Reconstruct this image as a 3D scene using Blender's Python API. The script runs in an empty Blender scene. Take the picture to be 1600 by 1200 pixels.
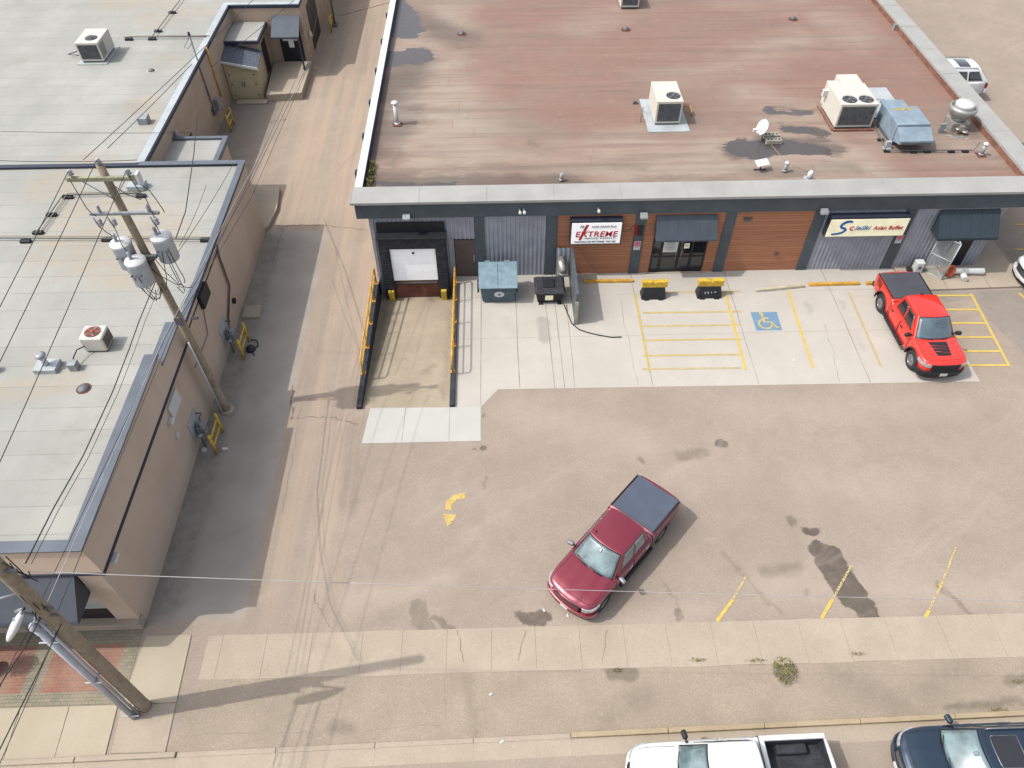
import bpy, bmesh, math, random
from mathutils import Vector, Matrix
random.seed(7)
R = math.radians
# ------------------------------------------------------------------ camera
F, PITCH, YAW, ROLL, CH = 1173.33, R(48.602), R(-1.538), R(-0.0895), 24.5
SC = bpy.context.scene
cam_d = bpy.data.cameras.new('camera'); cam = bpy.data.objects.new('camera', cam_d)
SC.collection.objects.link(cam); SC.camera = cam
cam_d.sensor_width = 36; cam_d.lens = F/1600*36; cam_d.clip_start = .5; cam_d.clip_end = 3000
fw = Vector((0, math.cos(PITCH), -math.sin(PITCH))); rt = Vector((1, 0, 0)); up = rt.cross(fw)
Rz = Matrix.Rotation(YAW, 3, 'Z'); fw, rt, up = Rz@fw, Rz@rt, Rz@up
r2 = math.cos(ROLL)*rt + math.sin(ROLL)*up; u2 = -math.sin(ROLL)*rt + math.cos(ROLL)*up
CM = Matrix((r2, u2, -fw)).transposed()
cam.matrix_world = Matrix.Translation((0, 0, CH)) @ CM.to_4x4()
# ------------------------------------------------------------------ world, sun, exposure
SUN_EL, SUN_AZ = R(54.5), R(9)          # shadows run towards +X, turned 5 deg towards +Y
w = bpy.data.worlds.new('World'); SC.world = w; w.use_nodes = True
nt = w.node_tree; sky = nt.nodes.new('ShaderNodeTexSky'); sky.sky_type = 'NISHITA'; sky.sun_disc = False
sky.sun_elevation = SUN_EL; sky.sun_rotation = R(265); sky.air_density = 1.0; sky.dust_density = 3.5; sky.ozone_density = 1.0
bg = nt.nodes['Background']; bg.inputs[1].default_value = .15
hs = nt.nodes.new('ShaderNodeHueSaturation'); hs.inputs['Saturation'].default_value = .38; hs.inputs['Value'].default_value = 1.45; nt.links.new(sky.outputs[0], hs.inputs['Color']); nt.links.new(hs.outputs[0], bg.inputs[0])
sd = bpy.data.lights.new('sun', 'SUN'); sun = bpy.data.objects.new('sun', sd); SC.collection.objects.link(sun)
sd.energy = 2.85; sd.angle = R(.5); sd.color = (1, .95, .87)
d = Vector((math.cos(SUN_AZ)*math.cos(SUN_EL), math.sin(SUN_AZ)*math.cos(SUN_EL), -math.sin(SUN_EL)))
sun.rotation_euler = d.to_track_quat('-Z', 'Y').to_euler(); sun.location = (-20, 0, 40)
SC.view_settings.view_transform = 'Standard'; SC.view_settings.look = 'None'
SC.view_settings.gamma = 1; SC.view_settings.exposure = .52
K = .5     # albedo per unit of linear picture brightness

def W(px, py, z=0.0):                 # survey: point of the photo on the level z -> world x, y
    c = Vector(((px-800)/F, -(py-600)/F, -1)); q = CM @ c; t = (z-CH)/q.z
    return (q.x*t, q.y*t)
def WV(px, py, z=0.0): a = W(px, py, z); return Vector((a[0], a[1], z))
def WY(px, py, Y):                    # point of the photo on the vertical plane y = Y
    c = Vector(((px-800)/F, -(py-600)/F, -1)); q = CM @ c; t = Y/q.y
    return Vector((q.x*t, Y, CH+q.z*t))
def WX(px, py, X):
    c = Vector(((px-800)/F, -(py-600)/F, -1)); q = CM @ c; t = X/q.x
    return Vector((X, q.y*t, CH+q.z*t))

# ------------------------------------------------------------------ materials
def lin(c):
    c = c/255; return c/12.92 if c <= .04045 else ((c+.055)/1.055)**2.4
def S(r, g, b, k=None):
    k = K if k is None else k
    return (lin(r)*k, lin(g)*k, lin(b)*k, 1)
class NT:
    def __init__(s, name):
        s.m = bpy.data.materials.new(name); s.m.use_nodes = True; s.t = s.m.node_tree; s.b = s.t.nodes['Principled BSDF']
        s.b.inputs['Specular IOR Level'].default_value = .3
    def n(s, typ, **kw):
        o = s.t.nodes.new(typ)
        for k, v in kw.items(): setattr(o, k, v)
        return o
    def l(s, a, b): s.t.links.new(a, b)
    def pos(s, obj=False):
        if obj: return s.n('ShaderNodeTexCoord').outputs['Object']
        return s.n('ShaderNodeNewGeometry').outputs['Position']
    def noise(s, p, scale, detail=4, rough=.55, stretch=None, color=False):
        if stretch:
            mp = s.n('ShaderNodeMapping'); mp.inputs['Scale'].default_value = stretch; s.l(p, mp.inputs[0]); p = mp.outputs[0]
        o = s.n('ShaderNodeTexNoise'); o.inputs['Scale'].default_value = scale; o.inputs['Detail'].default_value = detail
        o.inputs['Roughness'].default_value = rough; s.l(p, o.inputs['Vector'])
        return o.outputs['Color'] if color else o.outputs['Fac']
    def ramp(s, f, a, b, lo=0., hi=1., smooth=True):
        o = s.n('ShaderNodeMapRange'); o.interpolation_type = 'SMOOTHSTEP' if smooth else 'LINEAR'
        for i, v in ((1, a), (2, b), (3, lo), (4, hi)): o.inputs[i].default_value = v
        s.l(f, o.inputs[0]); return o.outputs[0]
    def math(s, op, a, b=None, clamp=False):
        o = s.n('ShaderNodeMath', operation=op, use_clamp=clamp)
        for i, v in ((0, a), (1, b)):
            if v is None: continue
            if isinstance(v, (int, float)): o.inputs[i].default_value = v
            else: s.l(v, o.inputs[i])
        return o.outputs[0]
    def vm(s, op, a, b=None, sc=None):
        o = s.n('ShaderNodeVectorMath', operation=op)
        for i, v in ((0, a), (1, b)):
            if v is None: continue
            if isinstance(v, (tuple, Vector)): o.inputs[i].default_value = v
            else: s.l(v, o.inputs[i])
        if sc is not None:
            if isinstance(sc, (int, float)): o.inputs['Scale'].default_value = sc
            else: s.l(sc, o.inputs['Scale'])
        return o.outputs['Value'] if op in ('DOT_PRODUCT', 'LENGTH', 'DISTANCE') else o.outputs[0]
    def mix(s, f, a, b, mode='MIX'):
        o = s.n('ShaderNodeMix', data_type='RGBA', blend_type=mode)
        for i, v in ((0, f), (6, a), (7, b)):
            if isinstance(v, (int, float, tuple)): o.inputs[i].default_value = v
            else: s.l(v, o.inputs[i])
        return o.outputs[2]
    def sep(s, p):
        o = s.n('ShaderNodeSeparateXYZ'); s.l(p, o.inputs[0]); return o.outputs
    def bump(s, h, st=.3, dist=.02):
        o = s.n('ShaderNodeBump'); o.inputs['Strength'].default_value = st; o.inputs['Distance'].default_value = dist
        s.l(h, o.inputs['Height']); s.l(o.outputs[0], s.b.inputs['Normal'])
    def color(s, c):
        if isinstance(c, tuple): s.b.inputs['Base Color'].default_value = c
        else: s.l(c, s.b.inputs['Base Color'])
    def rough(s, r):
        if isinstance(r, (int, float)): s.b.inputs['Roughness'].default_value = r
        else: s.l(r, s.b.inputs['Roughness'])
    def flat(s, p):   # drop z
        return s.vm('MULTIPLY', p, (1., 1., 0.))
    def warp(s, p, amp=.35, scale=1.4, st=None):
        c = s.noise(p, scale, 4, .6, st, color=True)
        return s.vm('ADD', p, s.vm('SCALE', s.vm('SUBTRACT', c, (.5, .5, .5)), sc=amp*2))
    def capsule(s, p, x0, y0, x1, y1, r, soft=.12):
        ba = Vector((x1-x0, y1-y0, 0)); L2 = max(ba.length_squared, 1e-6)
        pa = s.vm('SUBTRACT', p, (x0, y0, 0.))
        if L2 > 1e-4:
            h = s.math('MULTIPLY', s.vm('DOT_PRODUCT', pa, tuple(ba/L2)), 1.0, clamp=True)
            pa = s.vm('SUBTRACT', pa, s.vm('SCALE', tuple(ba), sc=h))
        dd = s.vm('LENGTH', pa)
        return s.ramp(dd, r-soft/2, r+soft/2, 1., 0.)
    def caps(s, p, lst, soft=.12):
        m = None
        for c in lst:
            k = s.capsule(p, *c[:5], soft=c[5] if len(c) > 5 else soft)
            if len(c) > 6: k = s.math('MULTIPLY', k, c[6])
            m = k if m is None else s.math('MAXIMUM', m, k)
        return m
def cp(x0, y0, x1, y1, r, *rest, z=0.0):     # stain given by photo points
    a = W(x0, y0, z); b = W(x1, y1, z); return (a[0], a[1], b[0], b[1], r, *rest)

def simple(name, c, rough=.75, var=.12, scale=2.5, metallic=0., coat=0., spec=.3, bump=0., obj=False):
    t = NT(name); p = t.pos(obj)
    n = t.noise(p, scale, 6, .6)
    dk = tuple(v*(1-var*1.6) for v in c[:3])+(1,); lt = tuple(min(1, v*(1+var)) for v in c[:3])+(1,)
    t.color(t.mix(t.ramp(n, .3, .7), dk, lt)); t.rough(rough)
    t.b.inputs['Metallic'].default_value = metallic; t.b.inputs['Coat Weight'].default_value = coat
    t.b.inputs['Coat Roughness'].default_value = .06; t.b.inputs['Specular IOR Level'].default_value = spec
    if bump: t.bump(t.noise(p, scale*12, 3), bump, .01)
    return t.m
M = {}
def ground_mat(name, base, dark, light, stains=(), pale=(), speck=.25, big=.25, damp=.85, warp=.3, fines=90, extra=None):
    t = NT(name); P = t.pos(); p = t.flat(P)
    c = t.mix(t.ramp(t.noise(p, big, 5, .6), .34, .68), dark, light)
    c = t.mix(.45, c, base)
    c = t.mix(t.ramp(t.noise(p, 1.1, 6, .7), .35, .7, 0, .4), c, dark)
    sp = t.noise(p, fines*.35, 3, .8); c = t.mix(t.ramp(sp, .40, .64, 0, speck), c, tuple(v*.52 for v in base[:3])+(1,))
    sp2 = t.noise(p, fines*.2, 2, .7, (1.3, 1, 1)); c = t.mix(t.ramp(sp2, .55, .72, 0, speck*1.1), c, tuple(min(1, v*1.35) for v in base[:3])+(1,))
    gr = t.noise(p, 7., 6, .85); c = t.mix(t.ramp(gr, .40, .60, 0, .42*min(1, speck*2)), c, tuple(v*.70 for v in base[:3])+(1,))
    gr2 = t.noise(p, 13., 4, .95); c = t.mix(t.ramp(gr2, .50, .66, 0, .42*min(1, speck*2)), c, tuple(min(1, v*1.28) for v in light[:3])+(1,))
    bl = t.noise(p, .9, 7, .75); c = t.mix(t.ramp(bl, .42, .7, 0, .45*min(1, speck*2.5)), c, tuple(v*.84 for v in dark[:3])+(1,))
    if pale:
        m = t.caps(t.warp(p, warp*1.6, .8), pale, .6); c = t.mix(m, c, tuple(min(1, v*1.14) for v in light[:3])+(1,))
    if stains:
        m = t.caps(t.warp(p, warp, 1.6), stains); br = t.ramp(t.noise(p, 2.2, 5), .2, .6, .75, 1.)
        m = t.math('MULTIPLY', m, br)
        c = t.mix(t.math('MULTIPLY', m, damp), c, tuple(v*.22 for v in base[:3])+(1,))
    if extra: c = extra(t, p, c)
    t.color(c); t.rough(.9); t.b.inputs['Specular IOR Level'].default_value = .15
    t.bump(t.noise(p, fines*.5, 3, .7), .25, .01)
    return t.m

LOT, LOTD, LOTL = S(187, 172, 157), S(173, 159, 145), S(198, 183, 168)
def alley_extra(t, p, c):
    x, y, z = t.sep(p)
    # alley lane: pinker strip with long wheel streaks; dark wet dirt along the left wall
    lane = t.math('MULTIPLY', t.ramp(x, -5.5, -6.1, 0, 1), t.ramp(y, 9., 14., 0, 1))
    st = t.noise(p, 1.0, 5, .6, (1.6, .06, 1))
    c = t.mix(t.math('MULTIPLY', lane, t.ramp(st, .35, .65, .1, .6)), c, S(204, 182, 162)); st2 = t.noise(p, 2.6, 5, .7, (1.4, .05, 1)); c = t.mix(t.math('MULTIPLY', lane, t.ramp(st2, .5, .72, 0, .45)), c, S(164, 149, 134))
    wx = t.sep(t.warp(p, .12, 1.5))[0]; asp = t.math('MULTIPLY', t.ramp(wx, -8.75, -8.95, 0, .85), t.math('MULTIPLY', t.ramp(y, 10.8, 11.6, 0, 1), t.ramp(y, 32.6, 32.9, 1, 0)))
    c = t.mix(asp, c, t.mix(t.ramp(t.noise(p, .6, 5), .3, .7), S(172, 166, 159), S(186, 180, 172)))
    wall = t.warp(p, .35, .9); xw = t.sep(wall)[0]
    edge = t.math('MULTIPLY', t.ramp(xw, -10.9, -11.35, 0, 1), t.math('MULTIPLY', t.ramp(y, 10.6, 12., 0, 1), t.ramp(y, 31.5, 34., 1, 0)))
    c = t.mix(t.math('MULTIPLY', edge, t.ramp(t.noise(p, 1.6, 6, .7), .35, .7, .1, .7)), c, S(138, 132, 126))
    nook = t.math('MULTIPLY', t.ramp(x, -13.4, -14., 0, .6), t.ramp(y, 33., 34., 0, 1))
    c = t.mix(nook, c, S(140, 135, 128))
    # tyre sweeps in the lot
    mp = t.n('ShaderNodeMapping'); mp.inputs['Rotation'].default_value = (0, 0, R(-32)); t.l(t.warp(p, 1.5, .12), mp.inputs[0])
    sw = t.noise(mp.outputs[0], .6, 5, .65, (.12, 1.8, 1)); c = t.mix(t.ramp(sw, .52, .75, 0, .22), c, S(210, 196, 180))
    sw2 = t.noise(mp.outputs[0], 1.1, 4, .6, (.06, 2.2, 1)); c = t.mix(t.ramp(sw2, .6, .75, 0, .18), c, S(164, 150, 137))
    return c
wet = [cp(1283,862,1300,868,.42,.08), cp(1298,880,1332,930,.55,.08), cp(1345,940,1357,966,.4,.08), cp(1262,830,1272,832,.2,.1), cp(1236,812,1240,820,.16,.2,.6),
 cp(1195,890,1245,888,.2,.35,.45), cp(815,963,850,963,.24,.08,.9), cp(650,950,668,985,.3,.1,.42), cp(680,965,705,983,.14,.08,.5), cp(1060,958,1061,962,.14,.1,.6),
 cp(1125,693,1131,695,.22,.08,.85), cp(1065,712,1100,708,.22,.3,.45), cp(549,655,544,795,.38,.3,.22), cp(753,699,757,700,.12,.08,.8), cp(738,700,740,702,.07,.05,.6), cp(757,645,757,652,.07,.08,.5), cp(757,745,757,765,.05,.08,.4),
 cp(1000,720,1003,722,.12,.1,.5), cp(1259,920,1259,924,.12,.15,.4), cp(1030,905,1060,950,.05,.1,.3), cp(1130,865,1220,960,.07,.15,.35), cp(1470,915,1515,958,.1,.12,.5),
 cp(765,945,790,930,.05,.2,.2), cp(620,960,545,990,.3,.6,.12)]
pale = [cp(540,940,700,905,.35,.9,.35), cp(1250,760,1480,770,.5,2.4,.2), cp(1000,770,1160,730,.3,1.8,.2), cp(1150,640,1500,630,.4,2,.25), cp(1200,910,1560,925,.5,1.5,.35), cp(800,640,1000,690,.8,1.6,.25), cp(840,990,1100,960,.4,1,.3)]
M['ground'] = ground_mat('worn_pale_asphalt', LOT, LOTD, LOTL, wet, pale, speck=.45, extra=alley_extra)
M['side_lot'] = ground_mat('grey_asphalt', S(172,162,152), S(156,147,138), S(188,177,164), speck=.4)
M['boulevard'] = ground_mat('gravelly_asphalt', S(190,175,157), S(174,160,143), S(203,188,169), [cp(960,1048,985,1052,.28,.2,.6), cp(1080,1032,1190,1035,.08,.12,.7), cp(1480,1105,1590,1098,.13,.25,.6), cp(940,1130,1010,1090,.3,.9,.3), cp(1226,1040,1228,1052,.35,.25,.75), cp(1320,1060,1400,1100,.5,1.,.3), cp(1580,1065,1600,1060,.2,.2,.5), cp(1450,1080,1500,1040,.4,1,.3),cp(730,1060,745,1150,.15,.5,.3), cp(520,1135,545,1135,.2,.3,.4)], speck=.5, big=.5)
M['street'] = ground_mat('street_asphalt', S(188,174,157), S(176,162,146), S(198,184,167), speck=.35)
slab_st = [cp(848,500,852,530,.28,.15,.5), cp(700,540,702,600,.02,.1,.3), cp(1262,475,1265,488,.12,.3,.4), cp(1315,470,1317,480,.12,.25,.35), cp(1340,530,1350,545,.15,.5,.3), cp(1440,432,1455,455,.25,.3,.35), cp(1340,520,1370,560,.1,.5,.15), cp(815,560,830,580,.3,.6,.12), cp(790,500,800,520,.25,.5,.15), cp(1290,450,1300,452,.1,.2,.3), cp(940,480,960,520,.3,.8,.08)]
M['slab'] = ground_mat('new_concrete', S(213,207,198), S(203,197,188), S(220,214,205), slab_st, speck=.10, damp=.55, big=.35)
M['apron'] = ground_mat('white_concrete', S(214,212,207), S(207,205,200), S(220,218,213), speck=.06, big=.4)
M['ramp'] = ground_mat('sandy_concrete', S(200,186,162), S(178,164,144), S(210,197,174), [(-5.6,21,-5.3,28.6,.32,.5,.75), (-3.2,28.3,-2.5,28.4,.3,.4,.7), (-5.6,28.4,-4.4,28.4,.3,.5,.5), (-2.4,21,-2.3,27,.1,.3,.4), (-3.3,22.6,-2.9,23.1,.12,.3,.5)], speck=.25, damp=.6, big=.6)
M['walk'] = ground_mat('old_concrete', S(203,189,170), S(189,175,157), S(212,199,180), [], speck=.3, big=.5)
M['walk_y'] = ground_mat('yellowed_concrete', S(203,191,169), S(194,182,160), S(211,200,178), [], speck=.12, big=.5)
M['curb'] = ground_mat('curb_concrete', S(200,182,150), S(184,167,140), S(214,197,166), [], speck=.3, big=1.)
M['joint'] = simple('dark_joint', S(140,128,116), .95)
M['joint_soft'] = simple('faint_joint', S(165,155,143), .95)
M['crack'] = simple('crack_dark', S(95,88,82), .95)

def brickpave():
    t = NT('brick_paving'); p = t.flat(t.pos())
    b = t.n('ShaderNodeTexBrick'); b.inputs['Scale'].default_value = 1; b.inputs['Brick Width'].default_value = .22; b.inputs['Row Height'].default_value = .11
    b.inputs['Mortar Size'].default_value = .008; b.offset = .5
    b.inputs['Color1'].default_value = S(172,120,102); b.inputs['Color2'].default_value = S(158,112,98); b.inputs['Mortar'].default_value = S(120,100,88)
    t.l(p, b.inputs['Vector'])
    g = t.n('ShaderNodeTexBrick'); g.inputs['Scale'].default_value = 1; g.inputs['Brick Width'].default_value = .22; g.inputs['Row Height'].default_value = .11; g.inputs['Mortar Size'].default_value = .008
    g.inputs['Color1'].default_value = S(158,152,130); g.inputs['Color2'].default_value = S(140,138,120); g.inputs['Mortar'].default_value = S(110,105,92); t.l(p, g.inputs['Vector'])
    x, y, z = t.sep(p)
    e = t.math('MAXIMUM', t.ramp(y, 8.86, 8.88, 1, 0, False), t.ramp(y, 10.42, 10.44, 0, 1, False))
    e = t.math('MAXIMUM', e, t.ramp(x, -12.62, -12.60, 0, 1, False))
    e = t.math('MAXIMUM', e, t.math('MULTIPLY', t.ramp(x, -14.9, -14.88, 1, 0, False), t.ramp(x, -15.5, -15.48, 0, 1, False)))
    c = t.mix(e, b.outputs[0], g.outputs[0]); c = t.mix(t.ramp(t.noise(p, 1.2), .3, .7, 0, .3), c, S(200,180,160)); t.color(c); t.rough(.9)
    return t.m
M['brick'] = brickpave()

def roof_left():
    t = NT('grey_membrane_roof'); p = t.flat(t.pos()); x, y, z = t.sep(p)
    c = t.mix(t.ramp(t.noise(p, .3, 6, .65, (1, .6, 1)), .35, .7), S(176,177,172), S(194,194,188))
    dirt = t.math('MULTIPLY', t.caps(t.warp(p, 1.1, .5), [cp(240,30,300,20,1.5,1.5,.7,z=4.1), cp(215,165,240,190,.9,1.,.8,z=4.1), cp(130,260,90,290,1.2,1.6,.9,z=4.1), cp(150,330,230,360,1.8,1.8,.9,z=4.1), cp(100,390,210,420,1.4,1.8,.9,z=4.1), cp(260,90,280,95,.7,1.,.6,z=4.1), cp(0,610,100,605,.5,.7,.9,z=4.1), cp(180,0,260,0,1.5,2,.8,z=4.1), cp(60,560,110,600,.5,.8,.5,z=4.1)]), t.ramp(t.noise(p, .9, 6, .7, (1, 1.6, 1)), .3, .62, .25, 1))
    c = t.mix(dirt, c, S(190,178,158))
    c = t.mix(t.math('MULTIPLY', t.ramp(t.noise(p, 1.1, 6, .7, (.6, 1.5, 1)), .56, .75, 0, 1), .35), c, S(165,160,150))
    c = t.mix(t.ramp(t.noise(p, .7, 5, .6, (.2, 2.6, 1)), .5, .75, 0, .4), c, S(186,188,184))
    fr = t.math('FRACT', t.math('DIVIDE', y, 1.02)); seam = t.math('GREATER_THAN', fr, .965)
    c = t.mix(t.math('MULTIPLY', seam, t.ramp(t.noise(p, 1.3, 3), .3, .6, .1, .65)), c, S(140,139,133))
    fy = t.math('FLOOR', t.math('DIVIDE', y, 1.02)); wn = t.n('ShaderNodeTexWhiteNoise', noise_dimensions='1D'); t.l(fy, wn.inputs['W'])
    c = t.mix(t.math('MULTIPLY', wn.outputs[0], .3), c, S(160,161,154)); c = t.mix(t.ramp(t.noise(p, .45, 7, .7), .5, .75, 0, .5), c, S(158,156,146))
    c = t.mix(t.ramp(t.noise(p, 25, 3, .7), .45, .65, 0, .15), c, S(150,150,145))
    t.color(c); t.rough(.85); t.bump(t.noise(p, .8, 3, .5, (.3, 2, 1)), .3, .03); return t.m
M['roof_l'] = roof_left()
def roof_right():
    t = NT('red_granule_roof'); p = t.flat(t.pos()); x, y, z = t.sep(p)
    c = t.mix(t.ramp(t.noise(p, .13, 6, .6, (1, 1.2, 1)), .38, .62), S(152,136,122), S(156,124,111))
    c = t.mix(t.math('MULTIPLY', t.ramp(x, 1.5, 7, .0, .6), t.ramp(y, 34.5, 40.5, 0, 1)), c, S(155,120,108))
    tan = t.caps(t.warp(p, 1.8, .35), [cp(700,120,700,20,1.4,2.5,.8,z=4.0), cp(640,150,700,200,1.8,2.6,.8,z=4.0), cp(980,250,1300,250,2.6,3,.95,z=4.0), cp(620,60,700,240,3.2,4.,1.,z=4.0), cp(900,40,1000,10,1.2,3.,.5,z=4.0), cp(1150,100,1250,60,1.6,3.,.6,z=4.0), cp(1040,120,1200,100,1.2,2.5,.5,z=4.0), cp(1180,150,1280,190,1.6,2.5,.75,z=4.0), cp(700,250,900,250,1.6,2.5,.7,z=4.0), cp(1300,30,1330,60,1.6,2.5,.6,z=4.0), cp(1370,220,1530,230,1.1,2,.7,z=4.0), cp(1130,0,1250,10,1.5,2.5,.4,z=4.0)])
    c = t.mix(t.math('MULTIPLY', tan, t.ramp(t.noise(p, .5, 5, .7, (.4, 1.6, 1)), .3, .6, .35, 1)), c, S(182,170,155))
    streak = t.noise(p, .55, 6, .65, (.16, 2.4, 1)); c = t.mix(t.ramp(streak, .46, .68, 0, .55), c, S(132,116,105)); c = t.mix(t.ramp(t.noise(p, .5, 8, .78, (.7, 1, 1)), .5, .72, 0, .5), c, S(132,118,108)); c = t.mix(t.ramp(t.noise(p, 1.7, 7, .8, (.6, 1, 1)), .5, .75, 0, .4), c, S(186,160,138))
    streak2 = t.noise(p, .8, 5, .6, (.12, 3., 1)); c = t.mix(t.ramp(streak2, .52, .75, 0, .35), c, S(184,160,140))
    fr = t.math('FRACT', t.math('DIVIDE', y, .92)); seam = t.math('GREATER_THAN', fr, .93)
    c = t.mix(t.math('MULTIPLY', seam, t.ramp(t.noise(p, .9, 4, .6, (.5, 1, 1)), .4, .7, .05, .5)), c, S(108,88,78))
    row = t.math('FLOOR', t.math('DIVIDE', y, .92)); wn = t.n('ShaderNodeTexWhiteNoise', noise_dimensions='1D'); t.l(row, wn.inputs['W'])
    sh = t.math('ADD', x, t.math('MULTIPLY', wn.outputs[0], 9)); fx = t.math('FRACT', t.math('DIVIDE', sh, 9.7)); s2 = t.math('GREATER_THAN', fx, .995)
    c = t.mix(t.math('MULTIPLY', s2, .25), c, S(105,85,76))
    cell = t.n('ShaderNodeTexWhiteNoise', noise_dimensions='2D'); cx = t.n('ShaderNodeCombineXYZ'); t.l(t.math('FLOOR', t.math('DIVIDE', sh, 9.7)), cx.inputs[0]); t.l(row, cx.inputs[1]); t.l(cx.outputs[0], cell.inputs['Vector'])
    c = t.mix(t.math('MULTIPLY', cell.outputs[0], .18), c, S(165,112,98))
    wp = t.warp(p, .9, .55, (.7, 1.6, 1)); wp = t.warp(wp, .3, 3, (.35, 1.6, 1)); wp = t.warp(wp, .12, 9, (.4, 1.3, 1))
    damp = t.caps(wp, [cp(1150,238,1185,236,.75,.5,.9,z=4.), cp(1195,228,1295,232,.8,.5,.9,z=4.), cp(1230,198,1275,205,.5,.4,.8,z=4.), cp(1200,170,1270,170,.22,.4,.7,z=4.), cp(600,280,900,286,.6,.9,.85,z=4.), cp(1000,283,1250,276,.25,.7,.5,z=4.), cp(598,180,592,240,.6,1.2,.8,z=4.), cp(640,30,720,60,1.2,2.,.8,z=4.), cp(605,150,650,100,1.2,1.8,.85,z=4.), cp(600,220,630,190,.9,1.6,.7,z=4.), cp(1180,270,1330,262,.4,.9,.5,z=4.), cp(760,262,1000,262,.35,.9,.4,z=4.), cp(615,255,612,200,.3,.9,.6,z=4.), cp(620,165,650,168,.4,.6,.6,z=4.), cp(830,225,830,222,.3,.7,.5,z=4.), cp(1200,262,1235,268,.3,.5,.5,z=4.), cp(1400,235,1480,236,.35,.6,.4,z=4.), cp(1495,208,1520,212,.5,.6,.5,z=4.)], .6)
    c = t.mix(t.math('MULTIPLY', damp, .8), c, S(96,86,80))
    pud = t.caps(wp, [cp(1160,232,1185,236,.85,.1,.95,z=4.), cp(1205,230,1275,236,.75,.1,.95,z=4.), cp(1232,202,1275,209,.6,.1,.95,z=4.), cp(1195,172,1262,174,.32,.1,.9,z=4.), cp(615,15,632,45,1.25,.12,1,z=4.), cp(605,95,650,88,1.0,.12,.95,z=4.), cp(590,286,700,291,.35,.15,.9,z=4.)], .1)
    c = t.mix(pud, c, S(88,84,84))
    sm = t.noise(p, 3.2, 3, .6); c = t.mix(t.ramp(sm, .74, .78, 0, .6), c, S(90,75,68))
    c = t.mix(t.ramp(t.noise(p, 22, 3, .8), .45, .68, 0, .22), c, S(110,90,80))
    t.color(c); t.rough(t.mix(pud, (.85,)*3+(1,), (.22,)*3+(1,))); t.b.inputs['Specular IOR Level'].default_value = .4
    t.bump(t.noise(p, .8, 3, .5, (.2, 3, 1)), .25, .03); return t.m
M['roof_r'] = roof_right()

def wood():
    t = NT('cedar_look_siding'); p = t.pos(); x, y, z = t.sep(p)
    row = t.math('FLOOR', t.math('DIVIDE', z, .15)); wn = t.n('ShaderNodeTexWhiteNoise', noise_dimensions='1D'); t.l(row, wn.inputs['W'])
    c = t.mix(wn.outputs[0], S(172,118,88,.72), S(158,106,79,.72))
    c = t.mix(t.ramp(t.noise(p, 1.5, 5, .6, (.5, 1, 9)), .35, .7, 0, .5), c, S(186,132,100,.7))
    g = t.math('GREATER_THAN', t.math('FRACT', t.math('DIVIDE', z, .15)), .88)
    c = t.mix(t.math('MULTIPLY', g, .6), c, S(106,64,44,.6)); t.color(c); t.rough(.65); t.bump(g, .6, -.01); return t.m
M['wood'] = wood()
def blockwall(name, a, b, bw=.8, rh=.4, k=.3):
    t = NT(name); p = t.pos(); x, y, z = t.sep(p)
    cm = t.n('ShaderNodeCombineXYZ'); t.l(t.math('ADD', x, y), cm.inputs[0]); t.l(z, cm.inputs[1])
    br = t.n('ShaderNodeTexBrick'); br.inputs['Scale'].default_value = 1; br.inputs['Brick Width'].default_value = bw; br.inputs['Row Height'].default_value = rh; br.inputs['Mortar Size'].default_value = .012
    br.inputs['Color1'].default_value = a; br.inputs['Color2'].default_value = b; br.inputs['Mortar'].default_value = tuple(v*.75 for v in a[:3])+(1,)
    t.l(cm.outputs[0], br.inputs['Vector'])
    c = t.mix(t.ramp(t.noise(p, .8, 5), .35, .7, 0, k), br.outputs[0], b); t.color(c); t.rough(.85); return t.m
M['tanblock'] = blockwall('tan_block_wall', S(205,186,165), S(192,172,152))
def stucco():
    t = NT('tan_stucco'); p = t.pos()
    c = t.mix(t.ramp(t.noise(p, .4, 5, .6), .3, .7), S(200,180,162,.62), S(210,190,172,.62))
    c = t.mix(t.ramp(t.noise(p, 1.5, 5, .6, (1, 1, .15)), .5, .8, 0, .3), c, S(176,158,142,.62))
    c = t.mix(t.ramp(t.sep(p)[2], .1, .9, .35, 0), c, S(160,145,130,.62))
    t.color(c); t.rough(.9); t.bump(t.noise(p, 30, 3), .2, .01); return t.m
M['stucco'] = stucco()
M['teal'] = simple('dark_teal_metal', S(78,88,95,.72), .5, .1, 1.2)
M['corr'] = simple('blue_grey_corrugated_metal', S(172,178,190,.62), .45, .08, 1.5, .25)
M['capmetal'] = simple('pale_metal_flashing', S(188,188,184), .5, .06, .7, .1)
M['white_flash'] = simple('white_metal_flashing', S(236,240,248), .4, .05, 2)
M['greycoping'] = simple('grey_metal_coping', S(110,118,130), .5, .08, 1.2)
M['palecoping'] = simple('light_grey_coping', S(196,204,208), .5, .08, 1.2)
M['dark'] = simple('dark_rubber', S(62,64,72,.5), .8, .25, 4)
M['black'] = simple('black_plastic', S(45,47,52,.5), .5, .15, 4)
M['navyline'] = simple('dark_navy_flashing', S(52,58,76,.6), .5, .1, 2)
M['whitedoor'] = simple('white_door_panel', S(248,250,252,.95), .5, .03, 2)
M['signwhite'] = simple('white_sign_face', S(250,250,250,.97), .4, .02, 2)
M['redbrown'] = simple('rusty_brown_steel', S(130,82,66), .8, .3, 3)
M['brown'] = simple('brown_painted_steel', S(98,86,82,.6), .5, .1, 2)
M['yellow'] = simple('yellow_paint', S(236,196,70), .55, .15, 5)
M['yellowo'] = simple('orange_yellow_paint', S(232,178,72), .55, .18, 5)
M['grey'] = simple('galvanised_grey', S(178,184,188), .5, .12, 4, .3)
M['greyd'] = simple('dull_grey_metal', S(120,124,128), .6, .15, 4, .2)
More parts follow.
